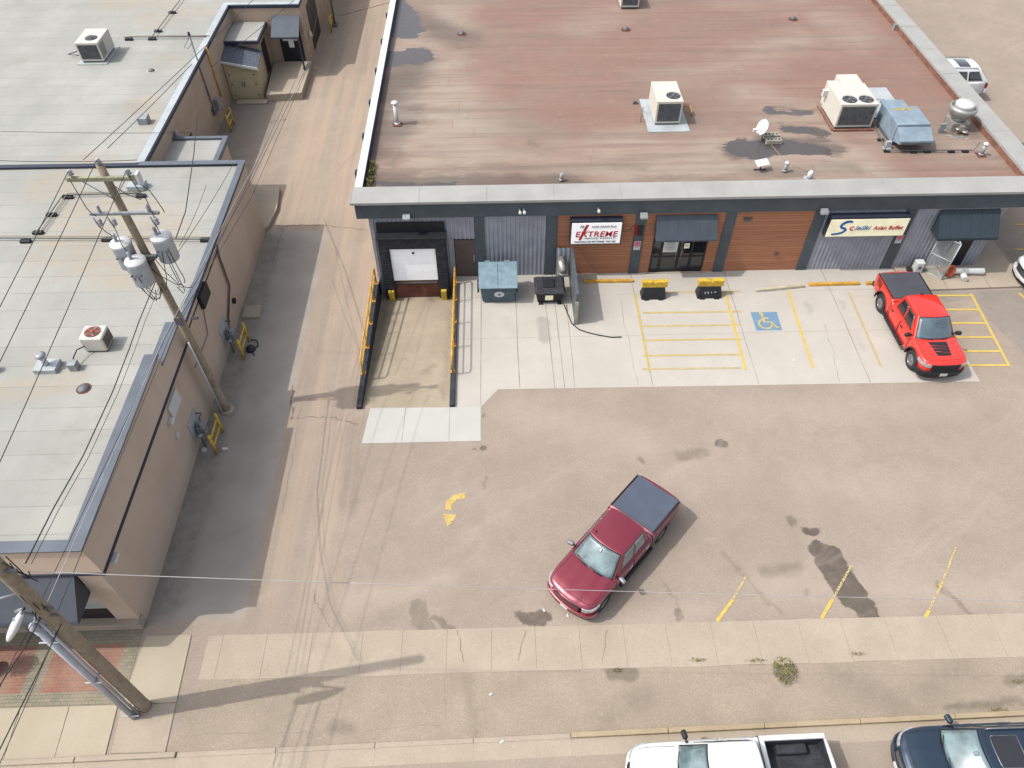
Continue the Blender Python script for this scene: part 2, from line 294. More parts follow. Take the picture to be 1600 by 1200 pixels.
M['cream'] = simple('cream_painted_metal', S(234,229,217), .55, .025, 1.5)
M['creamshed'] = simple('cream_painted_boards', S(214,203,166), .7, .06, 2)
M['shedroof'] = simple('dark_blue_shingle', S(104,112,124), .85, .25, 8)
M['white'] = simple('white_enamel', S(238,240,240), .4, .04, 3)
M['steel'] = simple('brushed_aluminium', S(205,203,198), .38, .12, 4, .55)
M['bluegrey'] = simple('blue_grey_sheet_metal', S(156,176,192), .5, .12, 1.6, .1)
M['dumpster'] = simple('faded_blue_steel', S(142,170,182), .55, .12, 3, .1)
M['dumpster_d'] = simple('slate_blue_steel', S(98,120,134), .6, .15, 3, .1)
M['glass'] = simple('dark_window_glass', S(42,44,48,.5), .08, .1, 2, 0, .6, .6)
M['paleglass'] = simple('pale_window_glass', S(200,215,215), .12, .05, 2, 0, .6, .6)
M['awning'] = simple('slate_grey_awning_metal', S(84,93,104,.55), .5, .06, 2, .2)
M['awning_f'] = simple('charcoal_awning', S(84,90,100,.5), .6, .06, 2)
M['awning_d'] = simple('dark_teal_awning', S(54,68,78,.55), .6, .06, 2)
M['redtext'] = simple('red_sign_paint', S(205,34,48,.6), .5, .03, 2)
M['pinktext'] = simple('pink_print', S(226,120,140,.6), .5, .03, 2)
M['bluetext'] = simple('blue_sign_paint', S(30,110,190,.6), .5, .03, 2)
M['greytext'] = simple('grey_sign_paint', S(100,110,125,.6), .5, .03, 2)
M['signcream'] = simple('cream_sign_face', S(244,240,205,.95), .5, .04, 2)
M['wire'] = simple('dark_cable', S(60,60,64,.5), .7, .1, 2)
M['wire_l'] = simple('weathered_aluminium_cable', S(190,190,190), .6, .1, 2)
M['poleshaft'] = simple('weathered_pole_wood', S(176,160,138), .9, .13, 5, bump=.5)
M['arm'] = simple('green_treated_timber', S(170,172,142), .85, .15, 3)
M['ins'] = simple('grey_porcelain', S(190,195,205), .25, .1, 3)
M['pvc'] = simple('pale_grey_conduit', S(206,212,222), .4, .06, 2)
M['orange'] = simple('orange_plastic', S(226,108,64), .5, .06, 2)
M['leaf'] = simple('green_leaf', S(128,138,74,.6), .7, .35, 6)
M['leafd'] = simple('dark_green_leaf', S(92,106,66,.6), .7, .35, 6)
M['drygrass'] = simple('straw_grass', S(186,172,110,.5), .8, .25, 6)
M['tyre'] = simple('tyre_rubber', S(62,60,62,.5), .85, .15, 5)
M['rim'] = simple('alloy_rim', S(180,182,186), .3, .1, 6, .7)
M['rimd'] = simple('dark_alloy_rim', S(92,92,98), .3, .1, 6, .7)
M['chrome'] = simple('bright_chrome', S(220,222,226), .15, .05, 4, .9)
M['wshield'] = simple('sky_painted_windscreen', S(124,148,152,.5), .1, .3, 1.6, 0, 1., .5, obj=True)  # reflected sky and light dashboard painted into the opaque base colour
M['wshield_d'] = simple('dark_windscreen', S(82,100,112,.6), .08, .2, 1.2, 0, 1., .7)
M['lamp'] = simple('clear_headlamp', S(205,210,215), .12, .2, 8, .3, 1.)
M['redlamp'] = simple('red_tail_lamp', S(150,30,30), .2, .1, 8, 0, 1.)
M['tonneau'] = simple('matt_grey_vinyl', S(82,92,108,.6), .7, .06, 1.5)
M['tonneau_d'] = simple('black_vinyl', S(70,72,80,.7), .7, .06, 1.5)
M['tank'] = simple('pale_grey_enamel', S(212,220,228,.55), .4, .05, 4)
M['block'] = simple('concrete_block', S(190,186,172), .9, .12, 6)
M['redflash'] = simple('rusty_red_upstand', S(150,106,88), .85, .2, 2)
M['wboard'] = simple('pale_timber', S(214,204,178), .8, .15, 4)
M['bluepaint'] = simple('blue_pavement_paint', S(120,168,206), .8, .2, 5)
def worn(name, c, thr, sc=6):
    t = NT(name); p = t.flat(t.pos()); t.color(t.mix(t.ramp(t.noise(p, 3, 4), .3, .7), c, tuple(v*.85 for v in c[:3])+(1,))); t.rough(.8)
    a = t.ramp(t.noise(p, sc, 6, .8), thr-.03, thr+.05, 0, 1); t.l(a, t.b.inputs['Alpha']); return t.m
M['line'] = worn('yellow_line_paint', S(234,205,110), .38, 14)
M['line_w'] = worn('worn_yellow_line_paint', S(232,206,124), .46, 16)
M['line_f'] = worn('faded_yellow_line_paint', S(226,206,150), .46, 14)
M['hc'] = worn('worn_blue_paint', S(128,168,200), .41, 14)
M['hcy'] = worn('worn_yellow_symbol', S(232,204,122), .42, 12)
def paint(name, c, flake=.35, rough=.3):
    t = NT(name); p = t.pos(True); t.color(t.mix(t.ramp(t.noise(p, 1.2, 4), .3, .7), c, tuple(v*.9 for v in c[:3])+(1,))); t.rough(rough)
    t.b.inputs['Metallic'].default_value = flake; t.b.inputs['Coat Weight'].default_value = 1; t.b.inputs['Coat Roughness'].default_value = .04; t.b.inputs['Specular IOR Level'].default_value = .5
    return t.m
M['p_red'] = paint('bright_red_paint', S(236,48,30,.62), .05)
M['p_maroon'] = paint('maroon_metallic_paint', S(146,40,60,.62), .45, .26)
M['p_white'] = paint('white_paint', S(240,243,245,.55), 0.)
M['p_navy'] = paint('navy_metallic_paint', S(34,58,80,.6), .5, .3)
M['p_dark'] = paint('black_car_paint', S(50,54,62,.5), .2)

# ------------------------------------------------------------------ mesh helpers
COL = SC.collection
class MB:
    def __init__(s): s.v = []; s.f = []; s.m = []; s.sm = []
    def add(s, vs, fs, mat=0, smooth=False):
        o = len(s.v); s.v += [Vector(v) for v in vs]
        for f in fs: s.f.append([i+o for i in f]); s.m.append(mat); s.sm.append(smooth)
        return s
    def box(s, x0, x1, y0, y1, z0, z1, mat=0, T=None):
        vs = [Vector((x, y, z)) for z in (z0, z1) for x, y in ((x0, y0), (x1, y0), (x1, y1), (x0, y1))]
        if T is not None: vs = [T@v for v in vs]
        return s.add(vs, [(3,2,1,0), (4,5,6,7), (0,1,5,4), (1,2,6,5), (2,3,7,6), (3,0,4,7)], mat)
    def hexa(s, b, t, mat=0):      # 4 bottom, 4 top corners, ccw from above
        return s.add(list(b)+list(t), [(3,2,1,0), (4,5,6,7), (0,1,5,4), (1,2,6,5), (2,3,7,6), (3,0,4,7)], mat)
    def prism(s, poly, z0, z1, mat=0):
        n = len(poly); a = sum(poly[i][0]*poly[(i+1)%n][1]-poly[(i+1)%n][0]*poly[i][1] for i in range(n))
        if a < 0: poly = poly[::-1]
        vs = [(x, y, z0) for x, y in poly]+[(x, y, z1) for x, y in poly]
        return s.add(vs, [tuple(range(n))[::-1], tuple(range(n, 2*n))]+[(i, (i+1)%n, n+(i+1)%n, n+i) for i in range(n)], mat)
    def sheet(s, poly, z, mat=0):
        n = len(poly); a = sum(poly[i][0]*poly[(i+1)%n][1]-poly[(i+1)%n][0]*poly[i][1] for i in range(n))
        if a < 0: poly = poly[::-1]
        return s.add([(p[0], p[1], z if len(p) < 3 else p[2]) for p in poly], [tuple(range(n))], mat)
    def tube(s, p0, p1, r, n=10, r2=None, mat=0, cap=True, smooth=True):
        p0, p1 = Vector(p0), Vector(p1); r2 = r if r2 is None else r2; ax = (p1-p0)
        if ax.length < 1e-6: return s
        q = ax.to_track_quat('Z', 'Y'); vs = []
        for p, rr in ((p0, r), (p1, r2)):
            for i in range(n): a = 2*math.pi*i/n; vs.append(p+q@Vector((rr*math.cos(a), rr*math.sin(a), 0)))
        s.add(vs, [(i, (i+1)%n, n+(i+1)%n, n+i) for i in range(n)], mat, smooth)
        if cap: s.add(vs, [tuple(range(n))[::-1], tuple(range(n, 2*n))], mat)
        return s
    def path(s, pts, r, n=6, mat=0):
        pts = [Vector(p) for p in pts]; rings = []; up0 = None
        for i, p in enumerate(pts):
            t = (pts[min(i+1, len(pts)-1)]-pts[max(i-1, 0)]).normalized()
            if up0 is None: up0 = t.orthogonal().normalized()
            up0 = (up0-t*up0.dot(t)); up0 = up0.normalized() if up0.length > 1e-5 else t.orthogonal().normalized()
            b = t.cross(up0); rings.append([p+(up0*math.cos(2*math.pi*k/n)+b*math.sin(2*math.pi*k/n))*r for k in range(n)])
        vs = [v for rg in rings for v in rg]; m = len(rings)
        s.add(vs, [(i*n+k, i*n+(k+1)%n, (i+1)*n+(k+1)%n, (i+1)*n+k) for i in range(m-1) for k in range(n)], mat, True)
        s.add(vs, [tuple(range(n))[::-1], tuple(range((m-1)*n, m*n))], mat); return s
    def lathe(s, prof, c=(0,0,0), n=20, mat=0, T=None, smooth=True):
        vs = []; c = Vector(c)
        for r, z in prof:
            for i in range(n):
                a = 2*math.pi*i/n; v = Vector((r*math.cos(a), r*math.sin(a), z)); v = T@v if T is not None else v; vs.append(c+v)
        m = len(prof)
        s.add(vs, [(j*n+i, j*n+(i+1)%n, (j+1)*n+(i+1)%n, (j+1)*n+i) for j in range(m-1) for i in range(n)], mat, smooth)
        s.add(vs, [tuple(range(n))[::-1], tuple(range((m-1)*n, m*n))], mat); return s
    def grid(s, fn, us, vs_, mat=0, smooth=True, flip=False):
        nu, nv = len(us), len(vs_); vs = [fn(u, v) for u in us for v in vs_]; fs = []
        for i in range(nu-1):
            for j in range(nv-1):
                f = (i*nv+j, (i+1)*nv+j, (i+1)*nv+j+1, i*nv+j+1); fs.append(f[::-1] if flip else f)
        return s.add(vs, fs, mat, smooth)
    def slab(s, fn, us, vs_, off, mat=0, base=0.):   # thin solid following a surface
        us = list(us); vs_ = list(vs_); nu, nv = len(us), len(vs_); P = [[Vector(fn(u, v)) for v in vs_] for u in us]; N = []
        for i in range(nu):
            row = []
            for j in range(nv):
                a = P[min(i+1, nu-1)][j]-P[max(i-1, 0)][j]; b = P[i][min(j+1, nv-1)]-P[i][max(j-1, 0)]; nn = a.cross(b); row.append(nn.normalized() if nn.length > 1e-9 else Vector((0,0,1)))
            N.append(row)
        top = [P[i][j]+N[i][j]*(base+off) for i in range(nu) for j in range(nv)]; bot = [P[i][j]+N[i][j]*base for i in range(nu) for j in range(nv)]
        o = nu*nv; fs = []
        for i in range(nu-1):
            for j in range(nv-1):
                fs.append((i*nv+j, (i+1)*nv+j, (i+1)*nv+j+1, i*nv+j+1)); fs.append((o+i*nv+j, o+i*nv+j+1, o+(i+1)*nv+j+1, o+(i+1)*nv+j))
        sid = []
        for i in range(nu-1):
            sid.append((i*nv, o+i*nv, o+(i+1)*nv, (i+1)*nv)); k = nv-1; sid.append((i*nv+k, (i+1)*nv+k, o+(i+1)*nv+k, o+i*nv+k))
        for j in range(nv-1):
            sid.append((j, j+1, o+j+1, o+j)); k = (nu-1)*nv; sid.append((k+j, o+k+j, o+k+j+1, k+j+1))
        s.add(top+bot, fs, mat, True); s.add(top+bot, sid, mat); return s
    def shell(s, fn, us, vs_, base, off, mat=0, c=(0, 0, 1.0)):   # thin solid lying on the outside of a surface
        us = list(us); vs_ = list(vs_); nu, nv = len(us), len(vs_); c = Vector(c); e = 1e-3
        P = [[Vector(fn(u, v)) for v in vs_] for u in us]; lo, hi = [], []
        for i in range(nu):
            for j in range(nv):
                a = P[min(i+1, nu-1)][j]-P[max(i-1, 0)][j]; b_ = P[i][min(j+1, nv-1)]-P[i][max(j-1, 0)]; n = a.cross(b_).normalized()
                d_ = P[i][j]-c; d_.x *= .3
                if n.dot(d_) < 0: n = -n
                lo.append(P[i][j]+n*base); hi.append(P[i][j]+n*(base+off))
        o = nu*nv; fs = []
        for i in range(nu-1):
            for j in range(nv-1):
                k = i*nv+j; fs += [(k, k+nv, k+nv+1, k+1), (o+k, o+k+1, o+k+nv+1, o+k+nv)]
        for i in range(nu-1): k = i*nv; fs.append((k, o+k, o+k+nv, k+nv)); k += nv-1; fs.append((k, k+nv, o+k+nv, o+k))
        for j in range(nv-1): fs.append((j, j+1, o+j+1, o+j)); k = (nu-1)*nv+j; fs.append((k, o+k, o+k+1, k+1))
        return s.add(hi+lo, fs, mat, False)
    def build(s, name, mats, parent=None, bevel=0., label=None, local=False, weld=False, segs=2):
        off = Vector((0,0,0))
        if parent is not None and not local:
            off = WLOC.get(parent.name, Vector((0,0,0)))
        me = bpy.data.meshes.new(name); me.from_pydata([tuple(v-off) for v in s.v], [], s.f)
        if not isinstance(mats, (list, tuple)): mats = [mats]
        for m in mats: me.materials.append(M[m] if isinstance(m, str) else m)
        me.polygons.foreach_set('material_index', s.m); me.polygons.foreach_set('use_smooth', s.sm); me.update()
        bm = bmesh.new(); bm.from_mesh(me)
        bmesh.ops.remove_doubles(bm, verts=bm.verts, dist=1e-4 if weld else 1e-6)
        bm.to_mesh(me); bm.free(); me.validate()
        o = bpy.data.objects.new(name, me); COL.objects.link(o)
        if parent is not None: o.parent = parent; WLOC[o.name] = off
        if label: o['label'] = label
        if bevel:
            b = o.modifiers.new('bevel', 'BEVEL'); b.width = bevel; b.segments = segs; b.limit_method = 'ANGLE'; b.angle_limit = R(40); b.harden_normals = False
        return o
WLOC = {}
def thing(name, label, cat, loc=(0,0,0), group=None):
    o = bpy.data.objects.new(name, None); COL.objects.link(o); o.location = loc; WLOC[o.name] = Vector(loc); o.empty_display_size = .2
    o['label'] = label; o['category'] = cat
    if group: o['group'] = group
    return o
def tag(o, label, cat, group=None):
    o['label'] = label; o['category'] = cat
    if group: o['group'] = group
    return o
def structure(o, label=None): o['kind'] = 'structure'; return o
def recenter(o, c):           # set the origin of a one-mesh thing to its base
    c = Vector(c); o.data.transform(Matrix.Translation(-c)); o.location = c; return o
def dup(root, loc=None, label=None, dz=None):
    r = root.copy(); COL.objects.link(r); WLOC[r.name] = Vector((0,0,0))
    for ch in list(root.children):
        c = ch.copy(); COL.objects.link(c); c.parent = r
        for g in list(ch.children):
            e = g.copy(); COL.objects.link(e); e.parent = c
    if loc is not None: r.location = loc
    if label: r['label'] = label
    return r
def text_mesh(txt, size, extr=.01, offset=0., shear=0.):
    cu = bpy.data.curves.new('txt', 'FONT'); cu.body = txt; cu.size = size; cu.extrude = extr; cu.offset = offset; cu.shear = shear; cu.space_character = 1.08; cu.align_x = 'LEFT'
    ob = bpy.data.objects.new('txt', cu); COL.objects.link(ob); dg = bpy.context.evaluated_depsgraph_get(); me = bpy.data.meshes.new_from_object(ob.evaluated_get(dg))
    bpy.data.objects.remove(ob); return me
def put_text(name, txt, size, width, x, y, z, mat, parent, offset=0., shear=0., rot=None):
    me = text_mesh(txt, size, .006, offset, shear); xs = [v.co.x for v in me.vertices]; w0 = max(xs)-min(xs); m0 = min(xs); k = width/w0 if width else 1
    o = bpy.data.objects.new(name, me); COL.objects.link(o); me.materials.clear(); me.materials.append(M[mat])
    off = WLOC.get(parent.name, Vector((0,0,0))) if parent else Vector((0,0,0))
    Rm = Matrix.Rotation(math.pi/2, 4, 'X') if rot is None else rot
    for v in me.vertices: v.co = Vector(((v.co.x-m0)*k, v.co.y, v.co.z))
    me.transform(Matrix.Translation(Vector((x, y, z))-off) @ Rm); o.parent = parent; return o
def ribbon(b, pts, w, z, mat=0, jit=0.):
    pts = [Vector((p[0], p[1])) for p in pts]; L = []
    for i, p in enumerate(pts):
        t = (pts[min(i+1, len(pts)-1)]-pts[max(i-1, 0)]).normalized(); n = Vector((-t.y, t.x)); ww = w*(1+random.uniform(-jit, jit))/2
        L.append((p+n*ww, p-n*ww))
    for i in range(len(L)-1):
        a, c = L[i], L[i+1]; b.sheet([(a[1].x, a[1].y), (c[1].x, c[1].y), (c[0].x, c[0].y), (a[0].x, a[0].y)], z, mat)
def wiggle(p0, p1, n, amp):
    p0 = Vector(p0[:2]); p1 = Vector(p1[:2]); t = (p1-p0); nn = Vector((-t.y, t.x)).normalized(); out = []; o = 0
    for i in range(n+1):
        o = o*.7+random.uniform(-amp, amp)*(0 if i in (0, n) else 1); out.append(p0+t*(i/n)+nn*o)
    return out
# ================================================================== GROUND
b = MB(); HX0, HX1, HY0, HY1 = -5.80, -2.08, 20.4, 28.95
for x0, x1, y0, y1 in ((-300, HX0, -200, 400), (HX1, 300, -200, 400), (HX0, HX1, -200, HY0), (HX0, HX1, HY1, 400)):
    b.sheet([(x0, y0), (x1, y0), (x1, y1), (x0, y1)], 0)
structure(b.build('ground', 'ground', weld=True))
b = MB(); b.sheet([(HX0-.05, HY0, 0), (HX1+.05, HY0, 0), (HX1+.05, HY1, -1.05), (HX0-.05, HY1, -1.05)], 0)
structure(b.build('loading_ramp_floor', 'ramp'))
# concrete slab in front of the shops
b = MB()
slab_poly = [(-2.08, 20.33), (-.78, 20.33), (-.04, 21.30), (20.98, 21.15), (20.98, 26.95), (19.9, 27.0), (19.9, 28.95), (-2.08, 28.95)]
b.sheet(slab_poly, .004)
for px, r in (((-.74, 28.9), (-.76, 20.4)), ((.9, 28.9), (.92, 21.35)), ((2.3, 28.9), (2.42, 21.3)), ((2.78, 28.9), (2.86, 21.3)), ((3.35, 28.9), (3.3, 21.3)), ((6.7, 28.9), (6.7, 21.3)), ((11.4, 28.9), (11.3, 21.25)), ((16.3, 28.9), (16.2, 21.25))):
    ribbon(b, wiggle(px, r, 12, .012), .03, .0075, 1, .4)
for y in (27.2, 24.4): ribbon(b, wiggle((-2., y), (20.9, y+.05), 20, .01), .010, .0075, 1, .5)
ribbon(b, wiggle((6., 26.8), (6.0, 21.3), 14, .05), .012, .008, 2, .5)
ribbon(b, wiggle((15.3, 24.9), (14.9, 21.3), 14, .06), .012, .008, 2, .5)
structure(b.build('parking_slab', ['slab', 'joint_soft', 'joint']))
b = MB(); b.prism([(-5.62, 18.54), (-.78, 18.53), (-.78, 20.33), (-5.45, 20.4)], -.1, .012)
ribbon(b, wiggle((-3.95, 20.38), (-4.0, 18.56), 6, .01), .02, .0155, 1, .3); ribbon(b, [(-2.08, 20.3), (-2.08, 18.56)], .02, .0155, 1, .3)
structure(b.build('ramp_apron', ['apron', 'joint_soft']))
# raised walk by the buffet door
b = MB(); b.prism([(19.95, 27.0), (25.9, 27.15), (25.9, 60), (24.0, 60), (24.0, 28.84), (19.95, 28.84)], -.1, .11)
ribbon(b, wiggle((22.1, 28.8), (21.95, 27.05), 6, .01), .03, .1135, 1, .3); ribbon(b, wiggle((24.1, 28.6), (24.1, 27.1), 6, .01), .03, .1135, 2, .3)
structure(b.build('walkway', ['walk', 'joint', 'joint_soft']))
b = MB(); p1 = W(1545, 500); p2 = W(1600, 552)
b.sheet([(21.0, 27.0), (21.6, 26.2), (23.0, 26.5), p1, p2, (60, 12), (60, 30), (26.2, 30), (26.2, 27.0)], .004); structure(b.build('side_parking_lot', 'side_lot'))
# street, gutter, kerb, boulevard, sidewalk
def curbY(x): return 6.99+.0175*x
b = MB(); b.sheet([(-300, -60), (300, -60), (300, curbY(300)*0+11.0), (60, curbY(60)-.05), (-60, curbY(-60)-.05), (-300, 3.)], .003); structure(b.build('street', 'street'))
b = MB()
for i in range(-40, 60, 3):
    y0, y1 = curbY(i), curbY(i+2.985); b.sheet([(i, y0-.50), (i+2.985, y1-.50), (i+2.985, y1), (i, y0)], .0065)
structure(b.build('gutter', 'walk'))
b = MB()
for i in range(-40, 60, 3):
    y0, y1 = curbY(i), curbY(i+2.98); h = .13 if i >= 0 else (.03 if i > -11 else .10); m = 0 if i >= 0 else 1
    if i == 0: b.hexa([Vector((.3, y0, -.05)), Vector((2.98, y1, -.05)), Vector((2.98, y1+.16, -.05)), Vector((.3, y0+.16, -.05))], [Vector((.3, y0, .03)), Vector((2.98, y1, h)), Vector((2.98, y1+.16, h)), Vector((.3, y0+.16, .03))], m)
    else: b.prism([(i, y0), (i+2.98, y1), (i+2.98, y1+.16), (i, y0+.16)], -.05, h, m)
structure(b.build('kerb', ['curb', 'walk'], bevel=.02))
b = MB(); b.sheet([(-10.3, curbY(-10)+.16), (60, curbY(60)+.16), (60, 9.18), (-9.8, 9.18)], .004)
ribbon(b, wiggle(W(695, 1045), W(697, 1130), 8, .02), .02, .0075, 1, .6); ribbon(b, wiggle(W(300, 1150), W(700, 1133), 30, .03), .015, .0075, 1, .6)
structure(b.build('boulevard', ['boulevard', 'joint_soft']))
b = MB(); js = [-9.9]+[W(x, 985)[0] for x in (352, 420, 490, 568, 630, 699, 768, 836, 905, 974, 1041, 1112, 1180, 1250, 1318, 1388, 1472, 1556, 1640, 1720, 1800)]
for i, (a, c) in enumerate(zip(js[:-1], js[1:])):
    o = random.uniform(-.02, .02); b.prism([(a, 9.13+o), (c-.008, 9.13+o), (c-.008, 10.62-o*.6), (a, 10.62-o*.6)], -.1, .010+random.uniform(0, .006), 0)
ribbon(b, wiggle(W(714, 985), W(725, 1037), 10, .04), .015, .020, 1, .7); ribbon(b, wiggle(W(822, 985), W(810, 1034), 10, .04), .012, .020, 1, .7); ribbon(b, wiggle(W(949, 985), W(942, 1034), 10, .03), .012, .020, 1, .7)
structure(b.build('sidewalk', ['walk', 'joint']))
# left sidewalk pieces
b = MB(); b.sheet([(-60, 8.45), (-12.14, 8.45), (-12.14, 11.2), (-60, 11.2)], .012); structure(b.build('brick_paving', 'brick'))
b = MB(); b.prism([(-12.12, 8.45), (-10.42, 8.45), (-10.5, 10.66), (-12.0, 10.66)], -.1, .03); structure(b.build('concrete_corner_slab', 'walk_y'))
b = MB(); b.prism([(-12.0, 7.0), (-10.36, 6.98), (-10.42, 8.43), (-12.10, 8.43)], -.1, .028); structure(b.build('pole_base_slab', 'walk'))
b = MB(); x = -12.14
while x > -40: b.prism([(x-1.51, 6.78), (x-.005, 6.78+.02), (x-.105, 8.42), (x-1.6, 8.42)], -.1, .026+random.uniform(0, .006), 0); x -= 1.52
structure(b.build('left_sidewalk', 'walk_y'))
# cracks in the asphalt
b = MB()
for a, c, w_ in (((457,603),(458,655),.06), ((458,653),(520,652),.03), ((520,652),(560,664),.04), ((430,352),(500,352),.06), ((500,352),(575,360),.04), ((488,922),(512,980),.02), ((445,352),(425,415),.03), ((470,640),(440,800),.014)):
    ribbon(b, wiggle(W(*a), W(*c), 22, .05), w_, .0035, 0, .7)
structure(b.build('asphalt_cracks', 'joint'))
# ------------------------------------------------------------------ painted markings
LZ = [.0085]
def line(pts, w_, mat='line', z=None, name='parking_line'):
    LZ[0] += .0004; z = LZ[0]; w_ *= 1.15; b = MB(); ribbon(b, pts, w_, z, 0); return structure(b.build(name, mat))
line([(6.72, 27.3), (6.68, 22.1)], .11, 'line_w'); line([(11.12, 27.2), (10.93, 22.1)], .11, 'line'); line([(14.2, 27.25), (13.94, 22.15)], .11); line([(17.13, 27.1), (16.97, 22.15)], .11, 'line_f')
for py, m in ((457, 'line_f'), (489, 'line_w'), (510, 'line_w'), (532, 'line_w'), (556, 'line_w'), (577, 'line_f')):
    a = W(1004, py); c = W(1158, py-2); line([a, c], .10, m)
for py in (462, 484, 505, 527, 549, 571): line([W(1476+max(0, py-510)*.45, py), W(1518+(py-462)*.55, py)], .11, 'line')
line([W(1517, 459), W(1577, 573)], .11, 'line'); line([W(1440, 462), W(1516, 462)], .11, 'line')
for a, c in (((1120,971),(1145,937)), ((1283,967),(1301,936)), ((1445,965),(1452,954))): line([W(*a), W(*c)], .10, 'line')
for a, c in (((1145,937),(1166,900)), ((1301,936),(1330,884)), ((1452,952),(1470,915)), ((1470,915),(1494,855))): line([W(*a), W(*c)], .07, 'line_f')
line([W(1467,916), W(1470,914)], .12, 'line')
for y in (351, 390, 428): line([W(1585, y, 0), W(1640, y+1)], .10, 'line')
line([W(1592,458), W(1610,475)], .12, 'line')
def stroke(pts, w_, mat, name): b = MB(); ribbon(b, [W(*p) for p in pts], w_, .010, 0); structure(b.build(name, mat))
stroke([(727,774),(712,777),(702,786),(700,797)], .26, 'hcy', 'turn_arrow_marking')
b = MB(); b.sheet([W(692,803), W(714,804), W(706,817), W(699,823)], .0105); structure(b.build('turn_arrow_marking', 'hcy'))
b = MB(); b.sheet([(12.0, 24.55), (13.2, 24.55), (13.27, 25.78), (12.02, 25.8)], .0095); structure(b.build('accessible_parking_marking', 'hc'))
b = MB(); cx, cy = 12.55, 24.62
arc = [(cx-.02+.30*math.cos(a), cy+.36+.30*math.sin(a)) for a in [R(x) for x in range(100, 375, 12)]]; ribbon(b, arc, .09, .0135)
ribbon(b, [(cx-.05, cy+.98), (cx-.03, cy+.5), (cx+.28, cy+.48), (cx+.45, cy+.12), (cx+.58, cy+.16)], .10, .0140); ribbon(b, [(cx-.04, cy+.74), (cx+.22, cy+.74)], .08, .0145)
b.sheet([(cx-.06+.10*math.cos(2*math.pi*i/12), cy+1.06+.09*math.sin(2*math.pi*i/12)) for i in range(12)], .0150)
structure(b.build('wheelchair_symbol', 'hcy'))

# ================================================================== RED ROOFED SHOP BUILDING
bl = thing('commercial_building', 'low shop building with red brown flat roof and dark teal, wood and metal front', 'building', (9, 28.84, 0))
FY = 28.84
def corr(x0, x1, z0, z1, y=FY, parent=bl, pitch=.2, name='corrugated_panel', axis='x', depth=.035):
    b = MB(); xs = []; x = x0; k = 0
    prof = ((0, 0), (.35, 0), (.5, 1), (.85, 1), (1., 0))
    n = max(1, int(round((x1-x0)/pitch))); pp = (x1-x0)/n; pts = []
    for i in range(n):
        for u, d_ in prof[:-1]: pts.append((x0+pp*(i+u), -depth*d_))
    pts.append((x1, 0))
    if axis == 'x': vs = [(a, y+d_, z) for z in (z0, z1) for a, d_ in pts]
    elif axis == '-x': vs = [(y+(-d_), a, z) for z in (z0, z1) for a, d_ in pts]
    m = len(pts); b.add(vs, [(i, i+1, m+i+1, m+i) for i in range(m-1)]); return b.build(name, 'corr', parent)
# core walls
b = MB(); b.box(-5.83, 24.0, FY+.03, 80, -1.2, 3.95); b.build('wall', 'tanblock', bl)
b = MB(); b.sheet([(-6.15, 29.5), (25.15, 29.5), (25.15, 80), (-6.15, 80)], 4.02); b.build('roof', 'roof_r', bl)
b = MB(); b.hexa([Vector((-6.5, 28.5, 4.5)), Vector((26.4, 28.5, 4.5)), Vector((26.4, 29.62, 4.5)), Vector((-6.5, 29.62, 4.5))], [Vector((-6.5, 28.5, 4.62)), Vector((26.4, 28.5, 4.62)), Vector((26.4, 29.62, 4.72)), Vector((-6.5, 29.62, 4.72))])
x = -6.5
while x < 26.3: b.hexa(*[[Vector((x+dx, y_, z_+dz)) for dx, y_, z_ in ((0, 28.49, 4.62), (.035, 28.49, 4.62), (.035, 29.62, 4.72), (0, 29.62, 4.72))] for dz in (0, .012)], 0); x += 3.05
b.build('parapet_cap', 'capmetal', bl)
b = MB(); b.box(-6.1, 25.2, 29.50, 29.60, 4.03, 4.498); b.build('parapet', 'capmetal', bl)
b = MB(); b.box(-6.35, 26.2, 28.66, 29.49, 3.66, 4.497)
b.build('fascia', 'teal', bl)
b = MB(); b.box(-6.40, -6.15, 29.63, 80, 4.0, 4.42); b.box(-6.48, -6.12, 29.63, 80, 4.42, 4.46); b.build('side_coping', 'white_flash', bl)
b = MB(); b.box(-6.12, -6.09, 29.63, 80, 4.0, 4.41); b.build('parapet_inner_face', 'navyline', bl)
b = MB(); b.box(25.15, 26.2, 29.63, 80, 4.3, 4.42); 
y = 31
while y < 78: b.box(25.14, 26.21, y, y+.03, 4.42, 4.43); y += 3.05
b.build('wide_side_coping', 'capmetal', bl)
b = MB(); b.box(25.12, 25.15, 29.63, 80, 4.0, 4.29); b.build('rusty_upstand', 'redflash', bl)
b = MB(); b.box(25.3, 26.1, 29.0, 80, 3.6, 4.29); b.build('eave', 'teal', bl)
for y in (31.3, 34.6, 38.0, 41.6, 45.3, 49): b = MB(); b.box(-6.62, -6.49, y, y+.28, 4.05, 4.4); b.box(-6.60, -6.52, y+.08, y+.18, 3.2, 4.05); b.build('scupper_box', 'navyline', bl)
for x0, x1 in ((-.97, -.50), (2.40, 2.92), (6.58, 7.07), (10.81, 11.30), (14.99, 15.50), (19.27, 19.80)):
    b = MB(); b.box(x0, x1, FY-.06, FY+.028, 0, 3.655); b.build('pilaster', 'teal', bl, bevel=.01)
corr(-5.83, -.97, 2.25, 3.655); corr(-5.83, -5.52, -1.0, 2.25); corr(-2.34, -1.95, 0, 2.25); corr(-.5, 2.40, 0, 3.655); corr(15.5, 19.27, 0, 3.655); corr(19.8, 24.0, 0, 3.655)
corr(28.9, 79, 0, 3.7, y=24.02, axis='-x'); 
b = MB(); b.box(-5.86, -5.83, 28.86, 79, 0, 3.7); b.build('side_wall_face', 'tanblock', bl)
for x0, x1 in ((2.92, 6.58), (11.30, 14.99)): b = MB(); b.box(x0, x1, FY-.01, FY+.028, 0, 3.655); b.build('wood_panel', 'wood', bl)
